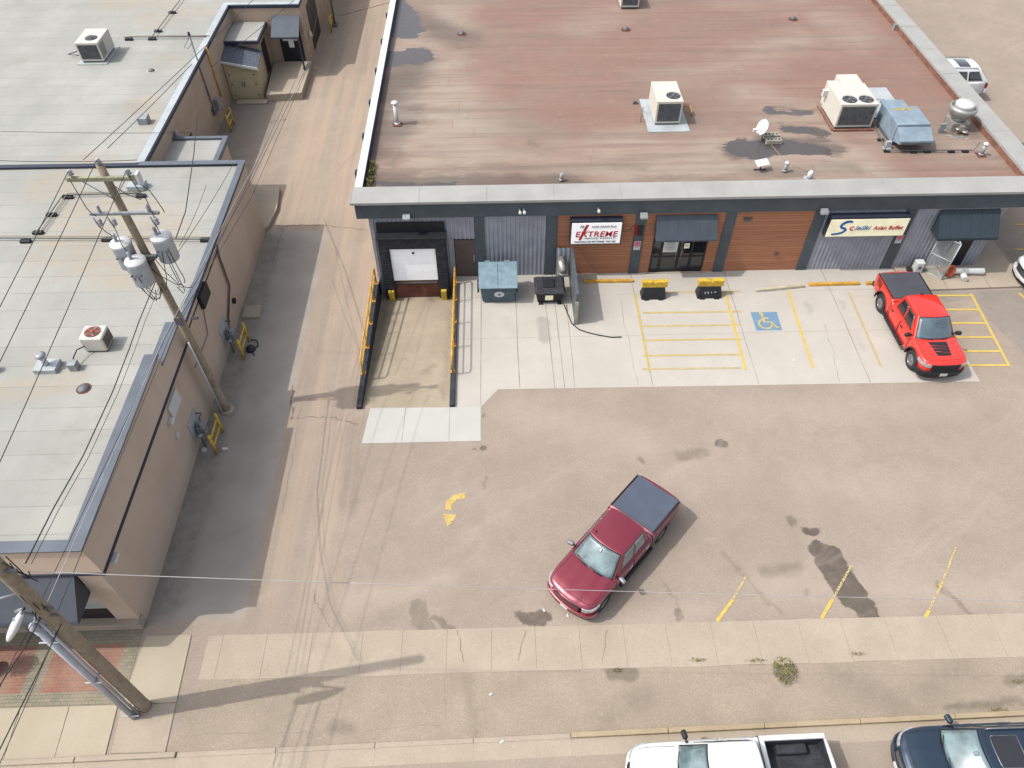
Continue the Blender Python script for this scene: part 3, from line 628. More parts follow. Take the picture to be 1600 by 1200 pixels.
b = MB(); b.box(7.07, 7.56, FY-.01, FY+.028, 0, 3.655); b.box(10.27, 10.81, FY-.01, FY+.028, 0, 3.655); b.box(7.56, 10.27, FY-.01, FY+.028, 2.35, 3.655); b.build('wood_panel', 'wood', bl)
for x, z in ((11.75, 3.15), (11.95, 3.15)): b = MB(); b.tube((x, FY-.09, z), (x, FY, z), .09, 14); b.box(x-.11, x+.11, FY-.12, FY-.01, z+.07, z+.09); b.build('wall_vent', 'greyd', bl)
b = MB(); b.box(13.7, 13.86, FY-.06, FY, 1.0, 1.16); b.build('wall_outlet_box', 'brown', bl)
# entrance: dark recess with four glazed leaves
b = MB(); b.box(7.56, 10.27, FY+.031, FY+.05, 0, 2.35); b.build('door_recess', 'black', bl)
xs = [7.60, 8.05, 8.92, 9.55, 10.23]
for i in range(4):
    a, c = xs[i], xs[i+1]; nm = 'door' if i in (1, 2) else 'side_window'
    b = MB(); f = .06
    for q in ((a, a+f, .02, 2.3), (c-f, c, .02, 2.3), (a+f, c-f, 2.2, 2.3), (a+f, c-f, .02, .22), (a+f, c-f, .95, 1.03)): b.box(q[0], q[1], FY-.02, FY+.03, q[2], q[3])
    dn = b.build(nm, 'black', bl, bevel=.004)
    b = MB(); b.box(a+f, c-f, FY, FY+.01, .22, .95); b.box(a+f, c-f, FY, FY+.01, 1.03, 2.2); b.build('pane', 'glass', dn)
    if i in (1, 2):
        b = MB(); hx = c-f-.08 if i == 1 else a+f+.06; b.tube((hx, FY-.07, .9), (hx, FY-.07, 1.35), .015, 8); b.tube((hx, FY-.07, .95), (hx, FY-.02, .95), .01, 6); b.tube((hx, FY-.07, 1.3), (hx, FY-.02, 1.3), .01, 6); b.build('handle', 'steel', dn)
b = MB(); b.box(7.5, 10.35, FY-.12, FY-.02, 0, .03); b.build('threshold', 'walk', bl)
def notice(x0, x1, z0, z1, y, lab, mat='white', lines=5, band=None):
    t = thing('notice', lab, 'notice', ((x0+x1)/2, y, z0)); b = MB(); b.box(x0, x1, y-.006, y, z0, z1); b.build('paper', mat, t)
    b = MB(); n = lines
    for i in range(n):
        z = z1-(z1-z0)*(.2+.68*i/n); ww = (x1-x0)*random.uniform(.55, .8); xm = (x0+x1)/2; b.box(xm-ww/2, xm+ww/2, y-.009, y-.007, z-.012, z+.012)
    b.build('printed_lines', 'greytext', t)
    if band: b = MB(); b.box(x0+.02, x1-.02, y-.012, y-.007, z1-(z1-z0)*band, z1-.02); b.build('red_heading', 'pinktext', t)
    return t
notice(8.12, 8.82, 1.28, 2.02, FY-.03, 'large white printed notice on the left glass entrance door')
notice(9.13, 9.38, 1.5, 1.8, FY-.03, 'small cream paper notice on the right glass entrance door', 'signcream', 3)
# awnings
def awning(x0, x1, yt, zt, yb, zb, mat, drop=.12, name='awning'):
    b = MB(); A = [Vector((x0, yt, zt)), Vector((x1, yt, zt)), Vector((x1, yb, zb)), Vector((x0, yb, zb))]; th = Vector((0, .02, -.05))
    b.hexa([A[3]+th, A[2]+th, A[1]+th, A[0]+th], [A[3], A[2], A[1], A[0]])
    b.box(x0, x1, yb-.01, yb+.03, zb-drop, zb-.002)
    for x in (x0, x1-.03): b.add([(x, yt, zt-.06), (x, yb+.03, zb-.06), (x, yb+.03, zb-drop), (x, yt, zb-drop), (x+.03, yt, zt-.06), (x+.03, yb+.03, zb-.06), (x+.03, yb+.03, zb-drop), (x+.03, yt, zb-drop)], [(0,1,2,3), (7,6,5,4), (0,4,5,1), (3,2,6,7), (0,3,7,4), (1,5,6,2)])
    x = x0+.5
    while x < x1-.2: b.hexa([Vector((x, yb, zb)), Vector((x+.012, yb, zb)), Vector((x+.012, yt, zt)), Vector((x, yt, zt))], [Vector((x, yb, zb+.012)), Vector((x+.012, yb, zb+.012)), Vector((x+.012, yt, zt+.012)), Vector((x, yt, zt+.012))]); x += .5
    return b.build(name, mat, bl)
awning(7.52, 10.40, 28.78, 3.48, 28.12, 2.52, 'awning', .08)
awning(20.85, 23.72, 28.78, 3.50, 27.95, 2.48, 'awning_d', .14)
# buffet door and service door
b = MB(); b.box(22.28, 23.3, FY-.05, FY-.036, .11, 2.25); b.build('door', 'black', bl)
b = MB(); b.box(-1.95, -.97, FY-.03, FY+.028, 0, 2.25)
d_ = b.build('steel_door', 'brown', bl, bevel=.006)
b = MB(); b.box(-1.08, -1.03, FY-.08, FY-.03, .95, 1.3); b.build('handle', 'steel', d_)
b = MB(); b.box(-1.99, -1.95, FY-.045, FY+.02, 0, 2.29); b.box(-1.95, -.97, FY-.045, FY+.02, 2.25, 2.29); b.build('door_frame', 'black', bl)
# loading dock
b = MB()
b.hexa([Vector((-5.52, 28.30, -.95)), Vector((-5.02, 28.30, -.95)), Vector((-5.02, 28.83, -.95)), Vector((-5.52, 28.83, -.95))], [Vector((-5.52, 28.30, 2.75)), Vector((-5.02, 28.30, 2.75)), Vector((-5.02, 28.83, 2.75)), Vector((-5.52, 28.83, 2.75))])
b.box(-2.86, -2.34, 28.30, 28.83, -.95, 2.75); b.box(-5.02, -2.86, 28.30, 28.83, 2.15, 2.75)
for i in range(18):
    z = -.75+i*.16
    for xa, xb in ((-5.46, -5.08), (-2.80, -2.40)): b.box(xa, xb, 28.283, 28.30, z, z+.1)
b.build('dock_seal', 'dark', bl, bevel=.02)
b = MB(); b.box(-5.58, -2.30, 28.22, 28.80, 2.752, 2.83); b.box(-5.55, -2.36, 28.70, 28.79, 2.83, 3.36); b.build('dock_hood', 'black', bl, bevel=.01)
b = MB()
for k in range(4): b.box(-5.02, -2.86, 28.40, 28.44, .16+k*.505, .16+k*.505+.497)
ww = b.build('overhead_door', 'whitedoor', bl)
b = MB(); b.box(-3.99, -3.87, 28.37, 28.40, 1.8, 1.9); b.build('door_window', 'glass', ww)
b = MB(); b.box(-5.0, -2.88, 28.42, 28.70, -.95, .15); b.build('dock_leveller', 'redbrown', bl)
b = MB(); b.box(-4.95, -2.93, 28.36, 28.42, -.02, .03); b.build('leveller_lip', 'greyd', bl)
for x in (-5.22, -2.62): b = MB(); b.box(x-.14, x+.14, 28.12, 28.28, -.98, -.35); b.build('dock_bumper', 'yellow', bl, bevel=.02)
# flood lights and cameras on the fascia
def flood(x, z, y=28.68):
    b = MB(); b.box(x-.03, x+.03, y-.10, y, z, z+.06); b.hexa([Vector((x-.17, y-.32, z-.10)), Vector((x+.17, y-.32, z-.10)), Vector((x+.17, y-.08, z-.14)), Vector((x-.17, y-.08, z-.14))], [Vector((x-.17, y-.30, z-.02)), Vector((x+.17, y-.30, z-.02)), Vector((x+.17, y-.06, z+.10)), Vector((x-.17, y-.06, z+.10))])
    b.build('flood_light', 'grey', bl, bevel=.01)
flood(-4.05, 3.85); flood(6.85, 3.72, 28.62); flood(15.2, 3.78, 28.62)
for x in (1.12, 1.32, 4.72): b = MB(); b.tube((x, 28.68, 4.05), (x+.02, 28.50, 4.02), .03, 8); b.lathe([(.03, 0), (.07, .03), (.075, .12), (.03, .16)], (x+.03, 28.44, 3.92), 12); b.build('security_camera', 'white', bl)
b = MB(); b.box(6.60, 6.98, 28.76, 28.775, 2.35, 2.95); b.build('vertical_nameplate', 'black', bl)
put_text('nameplate_lettering', 'EXTREME', .2, .58, 6.72, 28.755, 2.36, 'redtext', bl, .004, 0, Matrix.Rotation(math.pi/2, 4, 'X') @ Matrix.Rotation(math.pi/2, 4, 'Z'))
notice(6.66, 6.98, 1.48, 2.0, 28.775, 'pink and white no parking notice on the dark pillar beside the glass entrance', 'white', 3, .55)
notice(19.38, 19.7, 1.6, 2.1, 28.775, 'pink and white no parking notice on the dark pillar beside the cream buffet sign', 'white', 3, .55)
# signs
t = thing('shop_sign', 'white lightbox sign with red EXTREME lettering on the wood panel', 'sign', (4.7, 28.8, 2.15))
b = MB(); b.box(3.50, 5.94, 28.45, 28.82, 2.12, 3.47); b.build('sign_box', 'navyline', t, bevel=.01)
b = MB(); b.box(3.56, 5.88, 28.43, 28.449, 2.18, 3.36); b.build('sign_face', 'signwhite', t)
put_text('lettering', 'EXTREME', .44, 1.98, 3.76, 28.42, 2.59, 'redtext', t, .006, .12)
put_text('lettering', 'FS', .2, .2, 3.94, 28.42, 3.10, 'greytext', t, .002, .2); put_text('lettering', 'AUTO SOUND PLUS', .15, 1.15, 4.48, 28.42, 3.11, 'greytext', t, .001, .1)
put_text('lettering', 'PRICE POINT', .11, 1.45, 4.2, 28.42, 2.46, 'greytext', t, .0, .1); put_text('lettering', 'FURNITURE AND MATTRESSES - FOR LESS', .12, 1.95, 3.72, 28.42, 2.26, 'greytext', t, .002, .1)
b = MB(); b.add([(3.90, 28.415, 2.40), (4.02, 28.415, 2.40), (4.36, 28.415, 3.28), (4.22, 28.415, 3.28)], [(0, 1, 2, 3)]); b.build('red_slash', 'redtext', t)
b = MB(); b.path([(5.95, 28.55, 2.9), (6.02, 28.6, 2.72), (6.2, 28.7, 2.65), (6.4, 28.78, 2.7), (6.5, 28.78, 2.95)], .012, 5); b.build('power_cable', 'wire', t)
t = thing('restaurant_sign', 'long cream sign with blue swoosh and red Asian Buffet lettering on grey metal wall', 'sign', (17.5, 28.8, 2.3))
b = MB(); b.box(15.62, 19.42, 28.45, 28.80, 2.30, 3.42); b.build('sign_box', 'navyline', t, bevel=.01)
b = MB(); b.box(15.66, 19.38, 28.43, 28.449, 2.33, 3.30); b.build('sign_face', 'signcream', t)
b = MB(); pts = [(16.72, 3.15), (16.60, 3.2), (16.42, 3.17), (16.27, 3.05), (16.22, 2.93), (16.3, 2.84), (16.45, 2.80), (16.52, 2.72), (16.42, 2.58), (16.2, 2.50), (15.9, 2.47)]; wd = [.10, .13, .15, .15, .13, .12, .13, .14, .13, .12, .10]
L = []
for i, p in enumerate(pts):
    a = Vector(pts[min(i+1, 10)])-Vector(pts[max(i-1, 0)]); a.normalize(); n_ = Vector((-a.y, a.x)); L.append((Vector(p)+n_*wd[i]/2, Vector(p)-n_*wd[i]/2))
for i in range(10): b.add([(L[i][0].x, 28.42, L[i][0].y), (L[i+1][0].x, 28.42, L[i+1][0].y), (L[i+1][1].x, 28.42, L[i+1][1].y), (L[i][1].x, 28.42, L[i][1].y)], [(0, 1, 2, 3)])
b.build('blue_swoosh', 'bluetext', t)
b = MB(); b.path([(16.80+.10*math.cos(a*.42), 28.42, 2.80+.10*math.sin(a*.42)) for a in range(2, 14)], .028, 5); b.build('red_letter', 'redtext', t)
put_text('lettering', 'leilki', .36, .72, 16.96, 28.42, 2.70, 'bluetext', t, .003, .3); put_text('lettering', 'Asian Buffet', .31, 1.40, 17.82, 28.42, 2.70, 'redtext', t, .005, .1)

# ------------------------------------------------------------------ ramp walls and rails
def ramp_wall(x0, x1, label):
    t = thing('ramp_wall', label, 'wall', ((x0+x1)/2, 24.5, 0)); b = MB(); b.box(x0, x1, 20.35, 28.28, -1.4, .16); b.build('retaining_wall', 'dark', t, bevel=.02)
    return t
ramp_wall(-6.02, -5.79, 'dark low retaining wall on the alley side of the loading ramp'); ramp_wall(-2.10, -1.88, 'dark low retaining wall on the parking side of the loading ramp')
def rail(x, label, lean):
    t = thing('guard_rail', label, 'railing', (x, 25, .16)); ys = [28.2, 26.95, 25.4, 23.85, 22.25]
    b = MB(); tl = lambda y, z: (x+lean*z, y, z)
    b.path([tl(28.25, .16), tl(28.28, 1.02), tl(28.15, 1.12), tl(22.35, 1.12), tl(22.2, 1.02), tl(22.2, .16)], .042, 8); b.build('top_rail', 'yellowo', t)
    b = MB(); b.tube(tl(28.25, .62), tl(22.25, .62), .034, 8); b.build('mid_rail', 'yellowo', t)
    for y in ys[1:4]: b = MB(); b.tube(tl(y, .16), tl(y, 1.1), .034, 8); b.build('post', 'yellowo', t)
    for y in ys: b = MB(); b.box(x-.10, x+.10, y-.08, y+.08, .161, .185); b.hexa([Vector((x-.01, y-.01, .185)), Vector((x+.10, y-.01, .185)), Vector((x+.10, y+.01, .185)), Vector((x-.01, y+.01, .185))], [Vector((x-.01, y-.01, .40)), Vector((x+.02, y-.01, .40)), Vector((x+.02, y+.01, .40)), Vector((x-.01, y+.01, .40))]); b.build('base_plate', 'yellowo', t)
rail(-5.90, 'yellow pipe guard rail on the alley side of the loading ramp', 0); rail(-1.99, 'yellow pipe guard rail beside the parking slab', 0)

# ================================================================== LEFT TAN BUILDING
tb = thing('tan_building', 'long tan stucco building with pale grey membrane roof along the alley', 'building', (-12.2, 11.1, 0))
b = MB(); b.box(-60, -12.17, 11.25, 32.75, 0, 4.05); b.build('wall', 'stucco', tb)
b = MB(); b.prism([(-60, 32.76), (-17.0, 32.76), (-17.0, 51.2), (-12.5, 51.2), (-12.5, 80), (-60, 80)], 0, 4.0); b.build('rear_wall', 'tanblock', tb)
b = MB(); b.sheet([(-60, 11.2), (-12.42, 11.2), (-12.42, 32.5), (-17.2, 32.5), (-17.2, 51.5), (-12.75, 51.5), (-12.75, 80), (-60, 80)], 4.1); b.build('roof', 'roof_l', tb)
b = MB(); b.box(-60, -12.17, 32.50, 32.76, 4.051, 4.22); b.box(-12.42, -12.15, 20.95, 32.50, 4.051, 4.22); b.build('edge_band', 'navyline', tb)
b = MB(); b.box(-17.22, -12.12, 32.48, 32.80, 4.221, 4.26); b.box(-12.40, -12.12, 20.95, 32.48, 4.221, 4.26); b.build('rear_coping', 'greycoping', tb)
b = MB(); b.box(-17.22, -16.98, 32.80, 51.45, 4.0, 4.18); b.box(-16.98, -12.47, 51.17, 51.45, 4.0, 4.18); b.box(-12.72, -12.47, 51.45, 80, 4.0, 4.18); b.build('dark_edge_band', 'navyline', tb)
b = MB(); b.box(-17.42, -17.05, 32.80, 51.60, 4.181, 4.22); b.box(-17.05, -12.50, 51.25, 51.60, 4.181, 4.22); b.box(-12.85, -12.50, 51.60, 80, 4.181, 4.22); b.build('pale_coping', 'palecoping', tb)
# raised front: coping, sloped band, flashing
b = MB()
Zf = 5.05
b.hexa([Vector((-12.60, 11.0, 3.86)), Vector((-12.0, 11.0, 3.86)), Vector((-12.0, 18.85, 3.86)), Vector((-12.60, 18.85, 3.86))], [Vector((-12.60, 11.12, Zf)), Vector((-12.20, 11.12, Zf)), Vector((-12.20, 18.85, Zf)), Vector((-12.60, 18.85, Zf))])
b.hexa([Vector((-60, 11.0, 3.86)), Vector((-12.602, 11.0, 3.86)), Vector((-12.602, 11.40, 3.86)), Vector((-60, 11.40, 3.86))], [Vector((-60, 11.12, Zf)), Vector((-12.602, 11.12, Zf)), Vector((-12.602, 11.40, Zf)), Vector((-60, 11.40, Zf))])
b.hexa([Vector((-12.58, 18.852, 3.86)), Vector((-12.0, 18.852, 3.86)), Vector((-12.0, 20.95, 3.86)), Vector((-12.58, 20.95, 3.86))], [Vector((-12.58, 18.852, 4.62)), Vector((-12.15, 18.852, 4.62)), Vector((-12.15, 20.95, 4.62)), Vector((-12.58, 20.95, 4.62))])
b.build('sloped_band', 'stucco', tb)
b = MB(); b.box(-12.62, -12.12, 11.04, 18.87, Zf+.001, Zf+.07); b.box(-60, -12.62, 11.04, 11.42, Zf+.001, Zf+.07); b.box(-12.60, -12.10, 18.75, 20.97, 4.621, 4.69); b.build('front_coping', 'greycoping', tb, bevel=.01)
b = MB(); b.box(-12.171, -11.96, 10.96, 20.95, 3.75, 3.858); b.box(-60, -12.171, 10.96, 11.25, 3.75, 3.858); b.build('flashing', 'navyline', tb)
b = MB(); b.box(-12.168, -12.14, 20.96, 26.5, 3.75, 3.80); b.build('wall_conduit', 'black', tb)
# front recess: windows, sill, awning
b = MB(); b.box(-18.8, -12.9, 11.10, 11.249, .55, 3.0); b.build('shop_front', 'black', tb)
b = MB(); b.box(-14.6, -12.75, 11.08, 11.098, 1.3, 2.9); b.build('window', 'paleglass', tb)
b = MB(); b.box(-30, -12.17, 10.9, 11.248, .02, .48); b.box(-30, -12.19, 10.84, 11.10, .48, .53); b.build('base_wall', 'walk', tb)
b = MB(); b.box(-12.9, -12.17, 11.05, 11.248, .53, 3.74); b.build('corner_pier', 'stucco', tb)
p = WY(132, 950, 10.15)
b = MB(); x1 = -12.95; b.hexa([Vector((-40, 10.0, 2.48)), Vector((x1, 10.0, 2.48)), Vector((x1, 11.05, 2.48)), Vector((-40, 11.05, 2.48))], [Vector((-40, 10.05, 2.62)), Vector((x1, 10.05, 2.62)), Vector((x1, 11.06, 3.72)), Vector((-40, 11.06, 3.72))]); b.build('awning', 'awning_f', tb)
# low lean-to and platform behind the front block
lt = MB(); lt.box(-16.98, -14.25, 32.77, 36.6, 0, 3.15); lt.build('lean_to', 'stucco', tb)
lt = MB(); lt.box(-17.0, -14.35, 32.80, 36.5, 3.151, 3.17); lt.build('lean_to_roof', 'roof_l', tb)
lt = MB(); lt.box(-16.98, -14.1, 36.5, 36.72, 3.05, 3.30); lt.box(-14.35, -14.1, 32.80, 36.5, 3.05, 3.30); lt.build('lean_to_coping', 'greycoping', tb)
b = MB(); b.box(-16.99, -16.96, 38.1, 39.0, .1, 2.2); b.build('side_door', 'black', tb)
st = [W(x, y, .2) for x, y in ((395, 288), (437, 293), (433, 325), (420, 352), (412, 358))]
b = MB(); b.prism(st+[(-12.4, 32.76), (-14.2, 32.76), (-14.2, 37.0)], 0, .22); tag(b.build('concrete_step', 'walk', None, bevel=.02), 'low curved concrete step behind the tan wall corner in the alley', 'step')
# recessed back yard: block with flat roof, shed, awning, platform
b = MB(); b.box(-16.98, -15.0, 48.7, 51.19, 0, 2.95); b.build('store_room', 'tanblock', tb)
b = MB(); b.box(-17.0, -14.8, 48.3, 51.19, 2.951, 3.12); b.build('store_room_roof_edge', 'navyline', tb)
b = MB(); b.box(-16.96, -14.9, 48.4, 51.15, 3.121, 3.15); b.build('store_room_roof', 'roof_l', tb)
b = MB(); b.box(-14.999, -14.97, 49.3, 50.4, .5, 2.5); b.build('side_door', 'black', tb)
b = MB(); b.box(-14.2, -12.75, 51.12, 51.19, .5, 2.9); d_ = b.build('back_door', 'black', tb)
b = MB(); b.box(-14.0, -13.0, 51.10, 51.115, 1.9, 2.1); b.box(-13.65, -13.3, 51.10, 51.115, 1.45, 1.9); b.build('door_notice', 'white', d_)
b = MB(); A = [(-14.35, 51.15, 3.55), (-12.55, 51.15, 3.55), (-12.55, 49.7, 2.75), (-14.35, 49.7, 2.75)]
b.hexa([Vector(A[3])-Vector((0, 0, .12)), Vector(A[2])-Vector((0, 0, .12)), Vector(A[1])-Vector((0, 0, .12)), Vector(A[0])-Vector((0, 0, .12))], [Vector(A[3]), Vector(A[2]), Vector(A[1]), Vector(A[0])]); b.build('back_awning', 'awning', tb)
b = MB(); b.box(-12.66, -12.56, 49.72, 49.82, .5, 2.65); b.build('awning_post', 'navyline', tb)
b = MB(); b.box(-12.499, -12.47, 53.2, 56.2, .3, 3.3); b.build('alley_door', 'black', tb)
b = MB(); b.prism([(-14.6, 46.5), (-12.35, 46.7), (-12.35, 51.1), (-14.95, 51.1)], 0, .5); b.box(-16.6, -14.6, 46.2, 46.7, 0, .1); tag(b.build('concrete_platform', 'walk', None, bevel=.02), 'raised concrete platform below the back door awning in the alley recess', 'platform')
sh = thing('utility_shed', 'cream wooden shed with double doors and dark shingle roof in the alley recess', 'shed', (-16, 46.9, 0))
b = MB(); b.hexa([Vector((-16.95, 46.9, 0)), Vector((-14.93, 46.9, 0)), Vector((-14.93, 48.65, 0)), Vector((-16.95, 48.65, 0))], [Vector((-16.95, 46.9, 2.55)), Vector((-14.93, 46.9, 2.10)), Vector((-14.93, 48.65, 2.30)), Vector((-16.95, 48.65, 2.85))]); b.build('shed_wall', 'creamshed', sh)
b = MB(); b.hexa([Vector((-17.0, 46.75, 2.56)), Vector((-14.8, 46.75, 2.08)), Vector((-14.8, 48.68, 2.31)), Vector((-17.0, 48.68, 2.88))], [Vector((-17.0, 46.75, 2.62)), Vector((-14.8, 46.75, 2.14)), Vector((-14.8, 48.68, 2.37)), Vector((-17.0, 48.68, 2.94))]); b.build('shed_roof', 'shedroof', sh)
b = MB(); b.hexa([Vector((-17.0, 46.70, 2.48)), Vector((-14.76, 46.70, 2.0)), Vector((-14.76, 46.749, 2.0)), Vector((-17.0, 46.749, 2.48))], [Vector((-17.0, 46.70, 2.63)), Vector((-14.76, 46.70, 2.15)), Vector((-14.76, 46.749, 2.15)), Vector((-17.0, 46.749, 2.63))]); b.build('white_trim', 'white', sh)
for x0, x1, hx in ((-16.8, -15.98, -16.05), (-15.96, -15.1, -15.9)):
    b = MB(); b.box(x0, x1, 46.87, 46.899, .12, 1.9); dd = b.build('door', 'creamshed', sh, bevel=.004)
    b = MB(); b.tube((hx, 46.82, .9), (hx, 46.82, 1.2), .02, 6); b.tube((hx, 46.82, .92), (hx, 46.87, .92), .015, 6); b.tube((hx, 46.82, 1.18), (hx, 46.87, 1.18), .015, 6)
    b.build('handle', 'black', dd)
    xx = x0+.02 if hx > (x0+x1)/2-.5 and x0 < -16.5 else x1-.16
    b = MB()
    for z in (.3, 1.0, 1.65): b.box(xx, xx+.14, 46.855, 46.869, z, z+.04)
    b.build('hinges', 'black', dd)
# ================================================================== UTILITY POLES
def arc_wire(p0, p1, sag, n=22):
    p0, p1 = Vector(p0), Vector(p1); return [p0.lerp(p1, i/n)-Vector((0, 0, sag*4*(i/n)*(1-i/n))) for i in range(n+1)]
up1 = thing('utility_pole', 'leaning grey wooden utility pole with three grey transformers beside the tan wall', 'utility pole', (-11.49, 20.5, 0))
P1B, P1T = Vector((-11.49, 20.5, -.2)), Vector((-12.02, 20.5, 11.75))
def P1(z): return P1B.lerp(P1T, (z+.2)/11.95)
def shaft(par, a, bt, r0, r1, name='shaft', mat='poleshaft'):
    b = MB(); n = 14; prof = [a.lerp(bt, i/n) for i in range(n+1)]
    for i in range(n): b.tube(prof[i], prof[i+1], r0+(r1-r0)*i/n, 14, r0+(r1-r0)*(i+1)/n, cap=i in (0, n-1))
    return b.build(name, mat, par, weld=True)
shaft(up1, P1B, P1T, .17, .12)
b = MB(); q = P1(11.35); b.box(-13.15, -10.98, 20.32, 20.44, 11.28, 11.42); b.build('crossarm', 'arm', up1, bevel=.01)
for x in (-12.95, -11.2): b = MB(); b.tube((x, 20.38, 11.42), (x, 20.38, 11.5), .02, 6); b.lathe([(.05, 0), (.10, .03), (.06, .08), (.085, .11), (.05, .17), (.03, .2)], (x, 20.38, 11.48), 12); b.build('insulator', 'ins', up1)
b = MB(); b.lathe([(.05, 0), (.10, .03), (.06, .08), (.085, .11), (.05, .17), (.03, .2)], (-12.02, 20.5, 11.78), 12); b.build('insulator', 'ins', up1)
for s_ in (-.75, .6): b = MB(); b.tube((-11.98+s_, 20.36, 11.3), (P1(10.6).x, 20.36, 10.6), .018, 6); b.build('arm_brace', 'grey', up1)
b = MB(); b.box(-10.98, -10.9, 20.25, 20.5, 11.2, 11.55); b.build('arm_end_plate', 'white', up1)
b = MB(); b.box(-12.95, -10.75, 20.28, 20.38, 10.05, 10.15); b.build('equipment_arm', 'grey', up1, bevel=.008)
for x in (-12.75, -12.3, -10.95):
    b = MB(); b.tube((x, 20.2, 9.65), (x-.06, 20.15, 10.1), .03, 8); b.lathe([(.055, 0), (.07, .05), (.05, .1), (.07, .15), (.05, .2), (.06, .25)], (x+.08, 20.2, 9.75), 10); b.build('fuse_cutout', 'ins', up1)
for x in (-12.6, -11.05): b = MB(); b.lathe([(.04, 0), (.06, .05), (.04, .1), (.06, .15), (.04, .2), (.05, .27)], (x, 20.33, 10.16), 10); b.build('lightning_arrester', 'ins', up1)
def transformer(x, y, z):
    b = MB(); b.lathe([(.29, 0), (.33, .04), (.33, .88), (.35, .90), (.35, .94)], (x, y, z), 22); tk = b.build('transformer', 'tank', up1)
    b = MB(); b.lathe([(.355, 0), (.34, .05), (.05, .10)], (x, y, z+.942), 22); b.build('lid', 'white', tk)
    b = MB(); b.lathe([(.05, 0), (.07, .05), (.05, .1), (.07, .16), (.05, .22), (.06, .3), (.03, .34)], (x-.1, y, z+1.0), 10); b.build('bushing', 'ins', tk)
    b = MB()
    for k in (-.15, 0, .15): b.tube((x+k, y-.3, z+.55), (x+k, y-.38, z+.58), .03, 8)
    b.build('terminals', 'greyd', tk)
transformer(-12.45, 20.35, 7.95); transformer(-11.95, 19.85, 7.6); transformer(-11.15, 20.55, 8.05)
b = MB(); b.box(-12.2, -11.4, 20.2, 20.32, 8.35, 8.45); b.box(-12.0, -11.7, 20.1, 20.7, 8.0, 8.1); b.build('mounting_bracket', 'greyd', up1)
b = MB(); random.seed(3)
def loop(a, c, dz): 
    a, c = Vector(a), Vector(c); m = (a+c)/2+Vector((random.uniform(-.15, .15), random.uniform(-.2, .2), dz)); b.path([a, a.lerp(m, .55)+Vector((0,0,dz*.25)), m, m.lerp(c, .45)+Vector((0,0,dz*.25)), c], .014, 5)
for a, c, dz in (((-12.45,20.0,8.5),(-11.9,20.2,7.3),-.7), ((-12.3,20.0,8.5),(-11.7,20.2,7.1),-.9), ((-11.9,19.5,8.1),(-11.75,20.3,7.0),-.6), ((-12.05,19.5,8.1),(-11.75,20.3,6.9),-.8), ((-11.15,20.2,8.6),(-11.7,20.3,7.2),-.8), ((-11.0,20.2,8.6),(-11.2,20.3,7.0),-.9), ((-10.95,20.3,8.7),(-10.9,20.3,7.2),-.5), ((-12.95,20.2,11.5),(-12.7,20.2,10.1),-.3), ((-11.2,20.3,11.5),(-10.9,20.2,10.0),-.2), ((-12.75,20.2,9.7),(-12.55,20.3,9.25),-.2), ((-12.3,20.2,9.7),(-12.05,19.85,8.9),-.1), ((-10.95,20.2,9.7),(-11.25,20.5,9.35),-.3), ((-11.2,20.4,8.6),(-10.8,20.5,6.8),-.5), ((-12.6,20.1,8.4),(-12.0,20.3,6.9),-1.1), ((-11.6,20.3,8.5),(-11.1,20.4,6.9),-.6), ((-11.8,20.3,11.2),(-10.9,20.1,10.9),-.4), ((-11.0,20.3,11.2),(-10.5,20.2,10.2),.2),((-11.9,20.3,8.0),(-11.0,20.3,7.1),-.4)): loop(a, c, dz)
b.build('jumper_cables', 'wire', up1)
b = MB(); b.tube((-11.62, 20.33, 0), (-11.72, 20.33, 4.2), .035, 8); b.build('ground_conduit', 'white', up1)
b = MB(); b.tube((-11.3, 20.5, 5.3), (-11.05, 20.5, 5.3), .05, 8); b.box(-11.85, -11.6, 20.3, 20.36, 5.15, 5.5); b.build('clamp', 'greyd', up1)
b = MB(); b.lathe([(.32, 0), (.28, .05), (.2, .07)], (-11.5, 20.5, 0.0), 14); b.build('pole_collar', 'walk', up1)

up2 = thing('utility_pole', 'thick weathered utility pole with grey conduits standing on the pavement corner', 'utility pole', (-11.41, 8.34, 0))
P2B, P2T = Vector((-11.35, 8.34, -.2)), Vector((-11.15, 8.30, 11.9))
def P2(z): return P2B.lerp(P2T, (z+.2)/12.1)
shaft(up2, P2B, P2T, .19, .15)
for k, (dx, dy, r, zt) in enumerate(((-.33, -.20, .085, 6.6), (-.20, -.30, .085, 6.75), (-.10, -.19, .04, 6.9), (-.43, -.12, .05, 6.4))):
    b = MB(); b.tube((-11.40+dx, 8.32+dy, 0), (-11.28+dx, 8.3+dy, zt), r, 14); b.lathe([(r+.012, 0), (r+.03, .06), (r*.6, .16), (.02, .2)], (-11.28+dx, 8.3+dy, zt), 12); b.build('conduit', 'pvc', up2)
for z in (.35, 3.2, 6.0):
    p = P2(z); b = MB(); b.box(p.x-.46, p.x+.02, p.y-.40, p.y-.36, z, z+.035); b.box(p.x-.20, p.x-.14, p.y-.36, p.y-.1, z, z+.05); b.build('standoff_bracket', 'grey', up2)
h0, h1 = WY(34, 958, 7.75), WY(12, 1000, 7.55)
b = MB(); b.path([(-11.3, 8.1, 7.3), (-11.45, 7.98, 7.75), h0+Vector((.08, .05, .12)), h0], .04, 8); b.build('lamp_arm', 'grey', up2)
b = MB(); dv = h1-h0; sv = dv.cross(Vector((0, 0, 1))).normalized(); hv = sv.cross(dv).normalized(); vs = []
prof = [(0, .06, .05), (.12, .10, .07), (.3, .14, .09), (.55, .16, .10), (.8, .14, .08), (.95, .09, .05), (1., .03, .02)]
for (u, wd_, h) in prof:
    for a in range(12): an = 2*math.pi*a/12; vs.append(h0+dv*u+sv*wd_*math.cos(an)+hv*h*math.sin(an))
